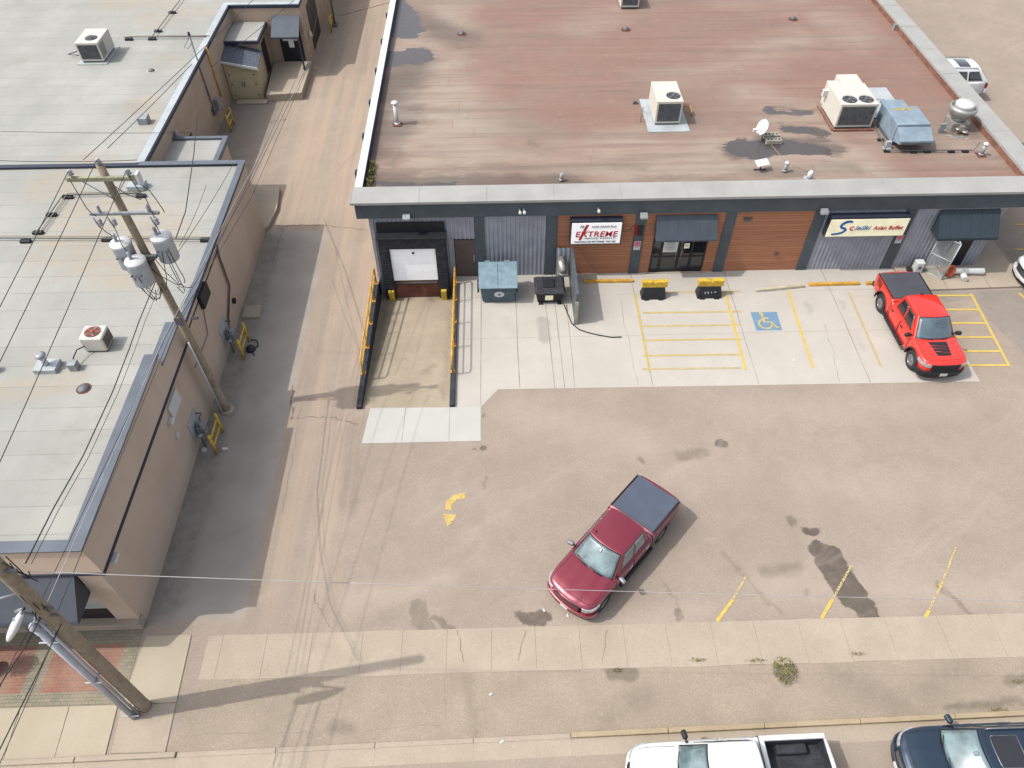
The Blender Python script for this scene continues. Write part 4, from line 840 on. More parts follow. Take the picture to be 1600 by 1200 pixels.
b.add(vs, [(i*12+k, i*12+(k+1)%12, (i+1)*12+(k+1)%12, (i+1)*12+k) for i in range(6) for k in range(12)]+[tuple(range(12))[::-1], tuple(range(72, 84))], 0, True)
lh = b.build('street_light_head', 'white', up2)
pc = h0+dv*.3; b = MB(); b.lathe([(.05, 0), (.045, .06), (.02, .07)], (pc.x, pc.y, pc.z+.08), 12); b.build('photocell', 'bluegrey', lh)
b = MB()
for k in range(3): b.lathe([(.06, 0), (.08, .04), (.05, .08), (.07, .12), (.04, .16)], (-11.75-.22*k, 7.95, 8.2+.05*k), 12)
b.tube((-11.3, 8.2, 8.2), (-12.3, 7.9, 8.2), .03, 8); b.build('equipment_bracket', 'ins', up2)
b = MB(); random.seed(5)
for a, c, dz in (((-11.5,8.05,6.9),(-11.2,8.15,8.2),-.5), ((-11.6,8.05,6.8),(-11.1,8.15,7.8),-.7), ((-11.4,8.05,6.9),(-11.0,8.2,7.2),.5), ((-11.45,8.1,6.9),(-11.3,8.15,7.4),-.6), ((-11.0,8.3,9.5),(-10.9,8.3,8.8),-.4), ((-11.0,8.45,9.5),(-10.7,8.35,9.0),-.4), ((-11.0,8.4,9.3),(-10.8,8.4,8.4),.2), ((-11.7,8.0,6.8),(-11.5,7.9,6.5),-.4)): loop(a, c, dz)
b.build('cable_loops', 'wire', up2)
for z, s_ in ((7.3, .25), (9.2, .3), (6.9, .2)): p = P2(z); b = MB(); b.box(p.x+.1, p.x+.1+s_, p.y-.1, p.y-.04, z, z+.08); b.build('cable_clamp', 'greyd', up2)
b = MB(); b.tube((-11.22, 8.28, 6.9), (-11.45, 8.05, 6.95), .045, 8); b.build('side_conduit', 'grey', up2)

# wires ---------------------------------------------------------------
def wire(p0, p1, sag, r, label, mat='wire', mid=None, name='overhead_cable', group='overhead cables crossing the alley'):
    b = MB(); b.path(arc_wire(p0, p1, sag), r, 5)
    if mid: b.path(arc_wire(Vector(p0)+Vector(mid), Vector(p1)+Vector(mid), sag*1.15), r*.8, 5)
    o = b.build(name, mat); return tag(o, label, 'cable', group)
A1, A2, A3 = (-12.95, 20.38, 11.66), (-12.02, 20.5, 11.95), (-11.2, 20.38, 11.66)
B1 = WV(0, 470, 11.0); B2 = WV(25, 500, 11.0); B3 = WV(92, 500, 10.8)
def ext(a, c, k): a, c = Vector(a), Vector(c); return a+(c-a)*k
wire(A1, ext(A1, B1, 3.), .1, .012, 'thin dark power line running from the left end of the crossarm to the frame edge')
wire(A2, ext(A2, B2, 3.), .15, .012, 'thin dark power line running from the transformer pole top across the grey roof')
wire(A3, ext(A3, B3, 3.), .15, .012, 'thin dark power line running from the right end of the crossarm across the grey roof')
F1, F2 = (-12.9, 62, 10.6), (-11.5, 62, 10.9)
wire(WV(130, 250, 11.5), WV(395, 0, 10.6), 0.05, .011, 'longer taut dark line crossing the grey roof towards the top edge')
wire(WV(168, 232, 11.6), WV(300, 100, 10.9), 0.02, .011, 'short taut dark line ending above the tan recess wall')
wire(WV(0, 251, 10.6), WV(215, 250, 10.8), .05, .011, 'level dark line crossing the grey roof to the transformer pole top')
wire(WV(0, 205, 8), WV(300, 207, 6), .05, .009, 'faint level line over the far grey roof')
# comm bundle along the alley
for k, (a, m, c, e, z) in enumerate((((486, 90), (384, 300), (262, 520), (55, 958), 6.6), ((492, 80), (392, 310), (270, 515), (86, 965), 6.4), ((478, 110), (375, 300), (255, 530), (70, 950), 6.8), ((462, 125), (366, 330), (300, 470), (283, 500), 7.0))):
    pts = [WV(*a, z), WV(*m, z-.25), WV(*c, z-.1), WV(*e, z)]
    b = MB(); fine = []
    for i in range(3):
        fine += [pts[i].lerp(pts[i+1], j/8) for j in range(8)]
    fine.append(pts[3]); b.path(fine, .010, 5)
    tag(b.build('overhead_cable', 'wire' if k != 2 else 'wire_l'), ['dark communication cable running down the alley edge between both poles', 'lower dark communication cable running down the alley beside the tan wall', 'pale communication cable running down the alley over the tan wall', 'short dark cable ending at the transformer pole over the tan wall'][k], 'cable', 'overhead cables crossing the alley')
# far continuation
for k, (a, e) in enumerate((((500, 0), (478, 110)), ((515, 20), (492, 80)), ((460, 0), (330, 105)))):
    wire(WV(*a, 7.0), WV(*e, 6.8), .02, .012, ['dark cable leaving the picture at the top over the back awning', 'second dark cable leaving the picture at the top beside the alley', 'thin cable passing over the shed roof towards the top of the picture'][k])
# twisted service drop across the roof
b = MB(); raw = [((308, 180), 6.5), ((303, 240), 7.2), ((290, 330), 7.8), ((275, 372), 8.0)]; b.path([WV(*p, z) for p, z in raw], .02, 5); tag(b.build('overhead_cable', 'wire'), 'dark service cable hanging from the right transformer over the grey roof', 'cable', 'overhead cables crossing the alley')
b = MB(); raw = [((243, 440), 6.9), ((218, 500), 6.9), ((202, 545), 6.9), ((176, 612), 6.9), ((130, 712), 7.3), ((83, 795), 7.9), ((40, 880), 8.8)]
b.path([WV(*p, z) for p, z in raw], .018, 5); b.path([WV(p[0]+9, p[1]+1, z) for p, z in raw], .009, 5); tag(b.build('overhead_cable', 'wire'), 'thick twisted dark cable sagging across the grey roof between the two poles', 'cable', 'overhead cables crossing the alley')
wire(WV(274, 400, 7.8), WV(365, 255, 5.2), .1, .011, 'dark service drop from the right transformer to the roof corner')
wire(WV(280, 385, 7.8), WV(322, 290, 6.0), .1, .010, 'short dark drop running from the right transformer to the roof edge')
for k, (a, m, e) in enumerate((((64, 965), (40, 1010), (-40, 1130)), ((96, 975), (55, 1060), (-30, 1230)), ((50, 975), (20, 1030), (-40, 1160)), ((90, 985), (45, 1090), (-10, 1215)))):
    b = MB(); pts = [WV(*a, 7.0), WV(*m, 6.9), WV(*e, 6.9)]; b.path([pts[0].lerp(pts[1], i/6) for i in range(6)]+[pts[1].lerp(pts[2], i/8) for i in range(9)], .016 if k < 2 else .010, 5)
    tag(b.build('overhead_cable', 'wire'), ['thick dark cable leaving the pavement pole over the red brick paving', 'second thick dark cable leaving the pavement pole over the yellowish pavement', 'thin dark cable leaving the pavement pole nearest the frame edge', 'thin dark cable between the two thick ones over the pavement'][k], 'cable', 'overhead cables crossing the alley')
pa, pb = WV(48, 893, 9.0), WV(1640, 940, 7.6)
b = MB(); q = arc_wire(pa, pb, .12, 30); b.path(q[:10], .010, 5, 0); b.path(q[9:], .007, 5, 1); tag(b.build('overhead_cable', ['wire_l', 'wire_l']), 'thin pale cable spanning from the pavement pole right across the parking lot', 'cable', 'overhead cables crossing the alley')
wire(WV(530, 25, 6.5), WV(608, 4, 6.5), .0, .012, 'short dark cable crossing the far end of the alley')

# ================================================================== ROOFTOP UNITS
def fan_top(par, cx, cy, z, r, rust=False):
    b = MB(); b.lathe([(r, 0), (r, .012), (r-.02, .014)], (cx, cy, z), 24); fo = b.build('fan_opening', 'black' if not rust else 'redbrown', par)
    b = MB()
    for k in range(5):
        a = 2*math.pi*k/5; ca, sa = math.cos(a), math.sin(a); b.add([(cx+ca*.05, cy+sa*.05, z+.018), (cx+ca*r*.9-sa*r*.22, cy+sa*r*.9+ca*r*.22, z+.035), (cx+ca*r*.92+sa*r*.12, cy+sa*r*.92-ca*r*.12, z+.018)], [(0, 2, 1)])
    b.lathe([(r*.2, 0), (r*.2, .03), (.01, .04)], (cx, cy, z+.02), 10)
    b.build('fan', 'greyd' if not rust else 'orange', fo)
    b = MB()
    for rr in (r, r*.75, r*.5, r*.25): b.path([(cx+rr*math.cos(t), cy+rr*math.sin(t), z+.05) for t in [2*math.pi*i/20 for i in range(21)]], .006, 4)
    b.build('fan_guard', 'grey', fo)
def unit(name, label, x0, x1, y0, y1, z, h, mat, fans, pad=None, grille_y=True, louvre='greyd', group=None):
    t = thing(name, label, 'air conditioner', ((x0+x1)/2, (y0+y1)/2, z), group)
    if pad: b = MB(); b.box(pad[0], pad[1], pad[2], pad[3], z, z+.05); b.build('roof_pad', 'palecoping', t)
    zb = z+.14; b = MB(); b.box(x0+.05, x1-.05, y0+.05, y1-.05, z+.051, zb); b.build('curb', 'greyd', t)
    b = MB(); b.box(x0, x1, y0, y1, zb, zb+h); b.build('cabinet', mat, t, bevel=.02)
    b = MB(); f = .10; b.box(x0+f, x1-f, y0-.008, y0, zb+.12, zb+h-.12)
    ns = int((x1-x0-2*f)/.05)
    for i in range(ns): xx = x0+f+(x1-x0-2*f)*(i+.3)/ns; b.box(xx, xx+.012, y0-.02, y0-.008, zb+.12, zb+h-.12)
    b.build('coil_grille', louvre, t)
    b = MB()
    for i in range(6): yy = y0+.06+i*.12; b.box(x1, x1+.006, yy, yy+.06, zb+.15, zb+h-.15) 
    b.build('side_grille', louvre, t)
    for fx, fy, r in fans: fan_top(t, fx, fy, zb+h, r)
    return t, zb+h
Z = 4.02
t, zt = unit('rooftop_unit', 'cream rooftop air conditioner with one fan on a pale square pad near the roof middle', 8.38, 9.72, 35.75, 37.9, Z, 1.2, 'cream', [(9.28, 36.35, .36)], (8.0, 10.15, 35.1, 38.5))
b = MB(); b.path([(10.0, 37.2, Z+.3), (10.5, 37.2, Z+.3), (10.5, 36.7, Z+.3), (10.5, 36.7, Z)], .03, 6); b.build('gas_pipe', 'yellowo', t)
b = MB(); b.path([(8.0, 37.2, Z+.1), (7.9, 36.8, Z+.5), (7.75, 36.2, Z+.5), (7.75, 36.2, Z)], .02, 6); b.box(7.6, 7.8, 38.0, 38.2, Z, Z+.15); b.build('conduit', 'greyd', t)
t, zt = unit('rooftop_unit', 'large cream rooftop air conditioner with two fans at the right of the red roof', 17.6, 19.5, 35.1, 37.3, Z, 1.25, 'cream', [(18.15, 35.6, .37), (19.0, 35.6, .37)])
b = MB(); b.box(17.7, 18.3, 37.32, 37.8, Z+.1, Z+1.3); b.box(18.32, 19.42, 37.32, 38.3, Z+.1, Z+1.38); b.build('rear_cabinet', 'cream', t, bevel=.02)
b = MB(); b.box(17.35, 17.6, 37.0, 37.2, Z+.8, Z+1.15); b.build('control_box', 'white', t, bevel=.01)
b = MB(); b.box(17.52, 19.63, 34.9, 35.02, Z, Z+.10); b.box(17.45, 17.55, 35.0, 37.5, Z, Z+.10); b.build('sleepers', 'redflash', t)
b = MB(); b.box(19.9, 21.9, 36.2, 39.4, Z, Z+.04); tag(b.build('roof_flashing_sheet', 'palecoping'), 'pale square metal sheet on the red roof behind the blue grey unit', 'roof sheet')
# blue grey make-up air unit
t = thing('makeup_air_unit', 'blue grey sheet metal ventilation unit with sloped intake hood on the red roof', 'ventilation unit', (20.6, 34.6, Z))
b = MB(); b.box(19.95, 21.6, 33.5, 35.3, Z+.2, Z+1.15); b.build('cabinet', 'bluegrey', t, bevel=.015)
b = MB(); b.box(20.05, 20.9, 35.31, 35.9, Z+.2, Z+1.0); b.box(20.0, 21.2, 35.32, 36.1, Z+1.001, Z+1.08); b.build('rear_duct', 'bluegrey', t, bevel=.01)
b = MB(); b.add([(19.98, 33.48, Z+1.05), (19.98, 33.48, Z+.3), (19.98, 32.75, Z+.5), (19.98, 32.75, Z+.68), (21.62, 33.48, Z+1.05), (21.62, 33.48, Z+.3), (21.62, 32.75, Z+.5), (21.62, 32.75, Z+.68)], [(3,2,1,0), (4,5,6,7), (0,4,7,3), (3,7,6,2), (1,2,6,5), (0,1,5,4)]); b.build('intake_hood', 'bluegrey', t, bevel=.008)
b = MB(); b.box(20.06, 21.54, 32.73, 32.75, Z+.5, Z+.6); b.build('hood_slot', 'greyd', t)
b = MB(); b.box(19.99, 21.56, 33.55, 35.2, Z, Z+.2); b.build('curb', 'greyd', t)
b = MB(); b.box(20.3, 21.3, 34.9, 35.1, Z+1.152, Z+1.16); b.build('rust_streak', 'drygrass', t)
# mushroom exhaust fan
t = thing('exhaust_fan', 'round aluminium mushroom exhaust fan on a square curb near the roof edge', 'exhaust fan', (24.0, 35.2, Z))
b = MB(); b.box(23.55, 24.45, 34.75, 35.65, Z, Z+.45); b.build('curb', 'steel', t, bevel=.02)
b = MB(); b.lathe([(.42, 0), (.50, .05), (.62, .22), (.68, .40), (.66, .55), (.60, .56), (.60, .42), (.45, .38)], (24.0, 35.2, Z+.62), 28); b.build('fan_bowl', 'steel', t)
b = MB(); b.lathe([(.45, 0), (.47, .06), (.45, .12), (.47, .14), (.47, .24), (.44, .30), (.1, .32)], (24.0, 35.2, Z+1.04), 24); b.build('fan_cap', 'white', t)
b = MB(); b.lathe([(.35, 0), (.35, .18)], (24.0, 35.2, Z+.45), 16); b.box(23.9, 24.1, 34.5, 34.74, Z+.1, Z+.4); b.build('motor_neck', 'steel', t)
b = MB(); b.lathe([(.05, 0), (.16, .02), (.14, .07), (.02, .09)], (24.15, 34.45, Z+.12), 12); b.lathe([(.05, 0), (.12, .02), (.1, .07), (.02, .09)], (23.75, 34.5, Z+.25), 12); b.build('grease_cup', 'steel', t)
b = MB(); b.box(22.85, 23.15, 34.6, 34.72, Z, Z+.5); b.path([(23.1, 34.6, Z+.2), (23.3, 34.5, Z+.1), (23.6, 34.6, Z+.2)], .02, 5); b.build('disconnect_box', 'grey', t)
b = MB(); random.seed(11)
for k in range(7): x_, y_ = 23.1+random.random()*1.2, 33.95+random.random()*.4; b.box(x_, x_+random.uniform(.08, .3), y_, y_+.05, Z, Z+.03)
b.build('metal_scraps', 'palecoping', t)
# satellite dish on cinder blocks
t = thing('satellite_dish', 'white satellite dish on a frame weighted with hollow concrete blocks beside a roof puddle', 'satellite dish', (13.95, 34.3, Z))
Tm = Matrix.Translation((13.55, 34.15, Z+.75)) @ Matrix.Rotation(R(-62), 4, 'Y') @ Matrix.Rotation(R(15), 4, 'X')
b = MB(); b.lathe([(.0, 0.0), (.15, .015), (.30, .06), (.38, .10), (.385, .10), (.30, .05), (.15, .0), (.0, -.015)], (0,0,0), 22, T=Matrix.Rotation(0, 4, 'X'))
b.v = [Tm@v for v in b.v]; b.build('reflector', 'white', t)
b = MB(); b.tube((13.6, 34.15, Z+.12), (13.6, 34.15, Z+.75), .03, 8); b.tube((13.55, 34.1, Z+.55), (13.1, 34.0, Z+.7), .018, 6); b.build('mast', 'grey', t)
b = MB(); b.box(13.0, 13.15, 33.93, 34.07, Z+.62, Z+.76); b.build('receiver', 'white', t)
for i, (x_, y_) in enumerate(((13.75, 33.75), (14.15, 33.75), (13.75, 34.25), (14.15, 34.25))):
    b = MB(); 
    for q in ((0, .38, 0, .04), (0, .38, .15, .19), (0, .04, .04, .15), (.17, .21, .04, .15), (.34, .38, .04, .15)): b.box(x_+q[0], x_+q[1], y_+q[2]*1.6, y_+q[3]*1.6, Z+.03, Z+.24)
    b.build('concrete_block', 'block', t)
b = MB(); b.path([(14.0, 33.7, Z+.05), (14.15, 33.0, Z+.02), (14.3, 32.4, Z+.02), (14.7, 31.8, Z+.02), (15.3, 31.2, Z+.02)], .015, 5); b.build('cable', 'curb', t)
t = thing('flat_antenna', 'flat white rectangular satellite antenna tilted on the red roof', 'antenna', (12.9, 31.55, Z))
Tm = Matrix.Translation((12.9, 31.5, Z+.42)) @ Matrix.Rotation(R(18), 4, 'Z') @ Matrix.Rotation(R(22), 4, 'X')
b = MB(); b.box(-.34, .34, -.2, .2, 0, .03, T=Tm); b.build('panel', 'white', t, bevel=.01)
b = MB(); b.tube((12.9, 31.55, Z), (12.9, 31.5, Z+.42), .03, 8); b.box(12.6, 13.2, 31.5, 31.6, Z, Z+.03); b.build('foot', 'black', t)
def vent_pipe(x, y, z, h, r, label, cap=None, base=None, mat='grey', lean=0):
    t = thing('roof_vent', label, 'roof vent', (x, y, z)); b = MB(); b.tube((x, y, z), (x+lean, y, z+h), r, 12); b.lathe([(r*1.35, 0), (r*1.35, .05), (r, .08)], (x, y, z+.05), 12); b.build('pipe', mat, t)
    if cap: b = MB(); b.lathe([(r*.8, 0), (cap*.6, .02), (cap, .05), (cap, .09), (cap*.3, .16)], (x+lean, y, z+h), 16); b.build('cap', 'white' if mat != 'greyd' else mat, t)
    if base: b = MB(); b.box(x-base, x+base, y-base, y+base, z, z+.05 if base < .3 else z+.22); b.build('base', 'palecoping' if base > .3 else 'redbrown', t)
    return t
vent_pipe(-5.0, 36.3, Z, 1.15, .11, 'tall white vent pipe with a cap at the left side of the red roof', .19, .22, 'white')
vent_pipe(3.2, 30.9, Z, .40, .09, 'short grey vent stub near the front parapet left of centre', None, None)
vent_pipe(14.05, 31.35, Z, .42, .10, 'short grey vent stub behind the flat white antenna', .12, None)
vent_pipe(24.15, 32.5, Z, .55, .10, 'white vent with square base in the right corner of the red roof', .13, .2, 'grey')
t = thing('roof_vent', 'small white goose neck vent by the front parapet of the red roof', 'roof vent', (15.0, 30.6, Z)); b = MB(); b.box(14.8, 15.2, 30.4, 30.8, Z, Z+.12); b.build('base', 'palecoping', t)
b = MB(); b.lathe([(.12, 0), (.14, .15), (.13, .3), (.05, .4)], (15.0, 30.6, Z+.12), 14); b.build('hood', 'white', t)
for x, y, l in ((8.4, 47.2, 'small dark roof drain with leaf strainer near the top of the red roof'), (-1.8, 46.9, 'dark roof drain in a damp patch left on the red roof'), (19.2, 48.4, 'small dark roof drain at the upper right of the red roof')):
    t = thing('roof_drain', l, 'roof drain', (x, y, Z)); b = MB(); b.lathe([(.18, 0), (.17, .08), (.1, .16), (.03, .18)], (x, y, Z), 12); b.build('strainer', 'greyd', t)
    b = MB(); b.lathe([(.32, 0), (.3, .02)], (x, y, Z+.002), 14); b.build('clamp_ring', 'redbrown', t)
t, _ = unit('rooftop_unit', 'cream rooftop unit cut by the top edge of the picture', 8.4, 9.6, 50.2, 52.5, Z, 1.0, 'cream', [(9.0, 51.2, .35)])
t = thing('gas_line', 'dark gas pipe on rubber blocks running beside the roof units to the roof corner', 'pipe', (19.4, 33, Z))
b = MB(); b.path([(19.75, 36.6, Z+.12), (19.75, 35.0, Z+.12), (19.55, 32.95, Z+.12), (19.7, 32.85, Z+.12), (23.9, 32.8, Z+.12), (24.1, 32.9, Z+.5)], .028, 6); b.path([(19.7, 36.0, Z+.1), (19.9, 36.3, Z+1.0), (20.3, 36.3, Z+1.0), (20.15, 35.9, Z+.15)], .022, 6); b.build('pipe', 'greyd', t)
b = MB(); b.path([(19.75, 35.9, Z+.15), (20.6, 35.9, Z+.15)], .025, 6); b.build('branch_pipe', 'greyd', t)
for x_, y_ in ((19.75, 35.9), (19.66, 34.0), (19.6, 32.95), (20.9, 32.83), (21.6, 32.83), (22.8, 32.82), (23.5, 32.81)): b = MB(); b.box(x_-.15, x_+.15, y_-.09, y_+.09, Z, Z+.09); b.build('support_block', 'black', t, bevel=.01)
b = MB(); b.box(19.6, 19.85, 33.2, 33.35, Z, Z+.4); b.box(19.55, 19.9, 33.1, 33.4, Z, Z+.06); tag(b.build('junction_box', 'palecoping'), 'small pale electrical box on the red roof left of the blue grey unit', 'electrical box')
b = MB(); b.box(24.95, 25.15, 46.6, 46.8, Z, Z+.35); tag(b.build('lightning_box', 'grey'), 'tiny grey bracket on the right edge of the red roof', 'bracket')
# left roof
ZL = 4.1
t, _ = unit('rooftop_unit', 'cream rooftop air conditioner with one fan alone on the grey roof', -23.75, -22.45, 43.5, 45.4, ZL, 1.05, 'cream', [(-23.0, 44.15, .34)], (-24.0, -22.3, 43.3, 45.6))
b = MB(); b.path([(-23.8, 45.2, ZL+.2), (-24.8, 44.3, ZL+.2), (-23.9, 44.1, ZL+.2)], .03, 6); b.build('frame_bar', 'greyd', t)
t = thing('condenser_unit', 'small white condenser with rusty round fan on the grey roof', 'air conditioner', (-15.05, 20.35, ZL+.1))
ZC = ZL+.0
b = MB(); b.box(-15.5, -14.65, 20.0, 20.75, ZC+.06, ZC+.72); b.build('cabinet', 'cream', t, bevel=.06, segs=3); b = MB(); b.box(-15.45, -14.7, 20.05, 20.7, ZC, ZC+.06); b.build('pad', 'greyd', t)
fan_top(t, -15.08, 20.38, ZC+.72, .29, True)
b = MB()
for i in range(9): b.box(-14.652, -14.64, 20.08+i*.07, 20.12+i*.07, ZC+.15, ZC+.62)
b.build('coil_grille', 'black', t)
b = MB(); b.path([(-15.4, 20.0, ZC+.35), (-15.6, 19.8, ZC+.38), (-15.65, 19.5, ZC+.3), (-15.65, 19.35, ZC+.22)], .025, 6); b.build('hose', 'black', t)
b = MB(); b.box(-15.75, -15.45, 19.05, 19.35, ZC, ZC+.34); tag(b.build('pipe_box', 'grey', None, bevel=.01), 'small square grey pipe box beside the rusty fan condenser', 'pipe box')
t = thing('roof_vent', 'grey round capped vent on a square base left of the rusty fan condenser', 'roof vent', (-16.6, 19.2, ZC)); b = MB(); b.box(-17.0, -16.2, 18.95, 19.55, ZC, ZC+.2); b.build('base', 'palecoping', t, bevel=.01)
b = MB(); b.tube((-16.6, 19.25, ZC+.2), (-16.6, 19.25, ZC+.62), .11, 14); b.build('pipe', 'white', t); b = MB(); b.lathe([(.12, 0), (.19, .03), (.19, .1), (.08, .15)], (-16.6, 19.25, ZC+.62), 16); b.build('cap', 'grey', t)
vent_pipe(-18.6, 19.15, ZC, .42, .16, 'grey vent stub cut by the left edge of the picture on the roof', None, None)
t = thing('roof_drain', 'low grey roof drain dome in front of the rusty fan condenser', 'roof drain', (-14.95, 18.2, ZC)); b = MB(); b.lathe([(.22, 0), (.2, .05), (.1, .1), (.02, .11)], (-14.95, 18.2, ZC), 14); b.build('dome', 'greyd', t); b = MB(); b.lathe([(.27, 0), (.27, .01)], (-14.95, 18.2, ZC), 14); b.build('ring', 'redbrown', t)
t = thing('roof_vent', 'pale capped vent on a square base behind the transformer pole crossarm', 'roof vent', (-16.8, 30.8, ZC)); b = MB(); b.box(-17.15, -16.4, 30.5, 31.1, ZC, ZC+.25); b.build('base', 'palecoping', t); b = MB(); b.tube((-16.75, 30.8, ZC+.25), (-16.75, 30.8, ZC+.6), .14, 12); b.build('pipe', 'palecoping', t); b = MB(); b.lathe([(.16, 0), (.2, .03), (.05, .12)], (-16.75, 30.8, ZC+.6), 14); b.build('cap', 'grey', t)
b = MB(); b.hexa([Vector((-18.45, 36.5, ZC)), Vector((-17.95, 36.5, ZC)), Vector((-17.95, 37.0, ZC)), Vector((-18.45, 37.0, ZC))], [Vector((-18.45, 36.5, ZC+.35)), Vector((-17.95, 36.5, ZC+.35)), Vector((-17.95, 37.0, ZC+.4)), Vector((-18.45, 37.0, ZC+.4))]); tag(b.build('roof_box', 'grey', None, bevel=.01), 'small grey square vent box on the far grey roof near the recess wall', 'vent box')
t = thing('roof_drain', 'tiny dark drain dome on the far grey roof between stains', 'roof drain', (-19.5, 42.5, ZC)); b = MB(); b.lathe([(.2, 0), (.18, .06), (.05, .1)], (-19.5, 42.5, ZC), 12); b.build('dome', 'greyd', t); b = MB(); b.lathe([(.3, 0), (.3, .01)], (-19.5, 42.5, ZC+.002), 12); b.build('ring', 'wboard', t)
def roof_pipe(label, pts, blocks, double=True):
    t = thing('roof_pipe', label, 'pipe', (pts[0][0], pts[0][1], ZL)); b = MB(); b.path(pts, .028, 6); b.build('pipe', 'greyd', t)
    if double: b = MB(); b.path([(p[0]+.16, p[1]+.13, p[2]) for p in pts], .02, 6); b.build('second_pipe', 'curb', t)
    for x_, y_ in blocks: b = MB(); b.box(x_-.22, x_+.22, y_-.1, y_+.1, ZL, ZL+.12); b.build('support_block', 'black', t, bevel=.01)
zP = ZL+.15
roof_pipe('long dark roof pipe pair crossing the near grey roof to the wall edge', [(-45, 27.0, zP), (-21.5, 26.95, zP), (-12.45, 26.6, zP)], [(-20.4, 26.8), (-16.9, 26.8), (-12.6, 26.65), (-24, 26.8)])
roof_pipe('dark bent roof pipe joining the long pipe to the capped vent', [(-20.1, 27.2, zP), (-18.75, 28.6, zP)][:1]+[(-19.95, 30.1, zP), (-16.45, 30.15, zP)], [(-20.1, 27.4), (-20.0, 28.7), (-19.75, 30.05), (-16.4, 30.05)])
roof_pipe('dark roof pipe from the lone air conditioner to the recess wall', [(-22.3, 46.6, zP), (-20.6, 46.6, zP), (-17.3, 46.5, zP)], [(-22.0, 46.5), (-20.6, 46.5)])
roof_pipe('dark roof pipe running to the top edge of the picture', [(-20.6, 46.6, zP), (-20.3, 52.6, zP), (-20.2, 56, zP)], [(-20.55, 47.6), (-20.4, 50.3)], False)
t = thing('service_mast', 'thin dark service mast with insulator on the recess wall edge', 'mast', (-17.1, 43.4, 2.5)); b = MB(); b.tube((-16.95, 43.2, 2.2), (-17.15, 43.6, 5.6), .035, 8); b.build('mast', 'greyd', t)
b = MB(); b.lathe([(.06, 0), (.09, .05), (.05, .1), (.08, .15), (.03, .2)], (-17.15, 43.6, 5.6), 10); b.path([(-17.2, 43.6, 5.5), (-17.5, 43.2, 5.1), (-17.4, 43.5, 4.9), (-17.1, 43.7, 5.2)], .015, 5); b.build('weather_head', 'black', t)

# ------------------------------------------------------------------ things on the tan wall
XW = -12.165
def wallbox(name, label, cat, y0, y1, z0, z1, d_, mat='grey', X=XW):
    b = MB(); b.box(X, X+d_, y0, y1, z0, z1); o = b.build(name, mat, None, bevel=.008); return tag(recenter(o, (X, (y0+y1)/2, z0)), label, cat)
wallbox('electrical_cabinet', 'large white flat electrical cabinet on the tan alley wall', 'electrical box', 17.85, 18.85, 2.65, 3.3, .07, 'white')
wallbox('junction_box', 'small white box just below left of the large white cabinet on the tan wall', 'electrical box', 17.45, 17.75, 2.75, 2.95, .14, 'white')
wallbox('junction_box', 'tiny white box lowest on the tan alley wall near the yellow guard', 'electrical box', 17.5, 17.7, 1.95, 2.15, .08, 'white')
wallbox('wall_camera', 'tiny white camera beside the dark flashing near the building corner', 'camera', 11.5, 11.85, 3.45, 3.55, .25, 'white')
wallbox('meter_socket', 'black meter box high on the tan wall under the transformer pole wires', 'electrical box', 23.1, 24.1, 3.35, 4.0, .16, 'black')
t = thing('wall_pipe', 'dark bent pipe pair running down the tan wall to the far gas meter', 'pipe', (XW, 26, 0)); b = MB(); b.path([(XW+.05, 26.5, 4.0), (XW+.06, 26.3, 3.6), (XW+.06, 26.25, 1.9), (XW+.06, 25.0, 1.1), (XW+.06, 24.7, .8)], .035, 6); b.build('pipe', 'brown', t); b = MB(); b.path([(XW+.05, 26.35, 3.9), (XW+.06, 26.15, 3.5), (XW+.06, 26.1, 2.0), (XW+.06, 24.8, 1.15)], .02, 6); b.build('second_pipe', 'redflash', t)
b = MB(); b.path([(XW+.04, 23.2, 3.3), (XW+.05, 22.9, 2.8), (XW+.05, 22.7, 2.3)], .015, 5); b.path([(XW+.04, 20.7, 2.4), (XW+.05, 22.7, 2.32)], .012, 5); tag(b.build('wall_cable', 'wire'), 'thin dark cable hanging on the tan wall below the black meter box', 'cable')
wallbox('wall_vent', 'small dark vent hood low on the tan wall beyond the far gas meter', 'wall vent', 26.0, 26.2, 1.0, 1.2, .14, 'black')
b = MB(); b.box(-12.0, -11.2, 26.05, 26.85, 0, .12); tag(b.build('concrete_pad', 'walk', None, bevel=.01), 'small square concrete pad beside the tan wall', 'concrete pad')
def gas_meter(y, label):
    t = thing('gas_meter', label, 'gas meter', (XW+.25, y, 0))
    b = MB(); b.box(XW+.08, XW+.42, y-.18, y+.18, .55, 1.0); b.lathe([(.12, 0), (.15, .05), (.12, .12)], (XW+.25, y, 1.0), 12); b.build('meter_body', 'grey', t, bevel=.03)
    b = MB(); b.path([(XW+.25, y-.12, 1.0), (XW+.25, y-.12, 1.2), (XW+.25, y-.35, 1.2), (XW+.25, y-.35, 0)], .03, 6); b.path([(XW+.25, y+.12, 1.0), (XW+.25, y+.12, 1.25), (XW+.25, y+.4, 1.25), (XW+.05, y+.4, 1.25)], .03, 6); b.build('pipework', 'greyd', t)
    b = MB(); b.lathe([(.1, 0), (.13, .04), (.05, .08)], (XW+.25, y-.35, .75), 12); b.build('regulator', 'grey', t)
    b = MB(); b.box(XW+.001, XW+.03, y-.45, y+.5, .5, 1.5); b.build('back_board', 'palecoping', t)
    return t
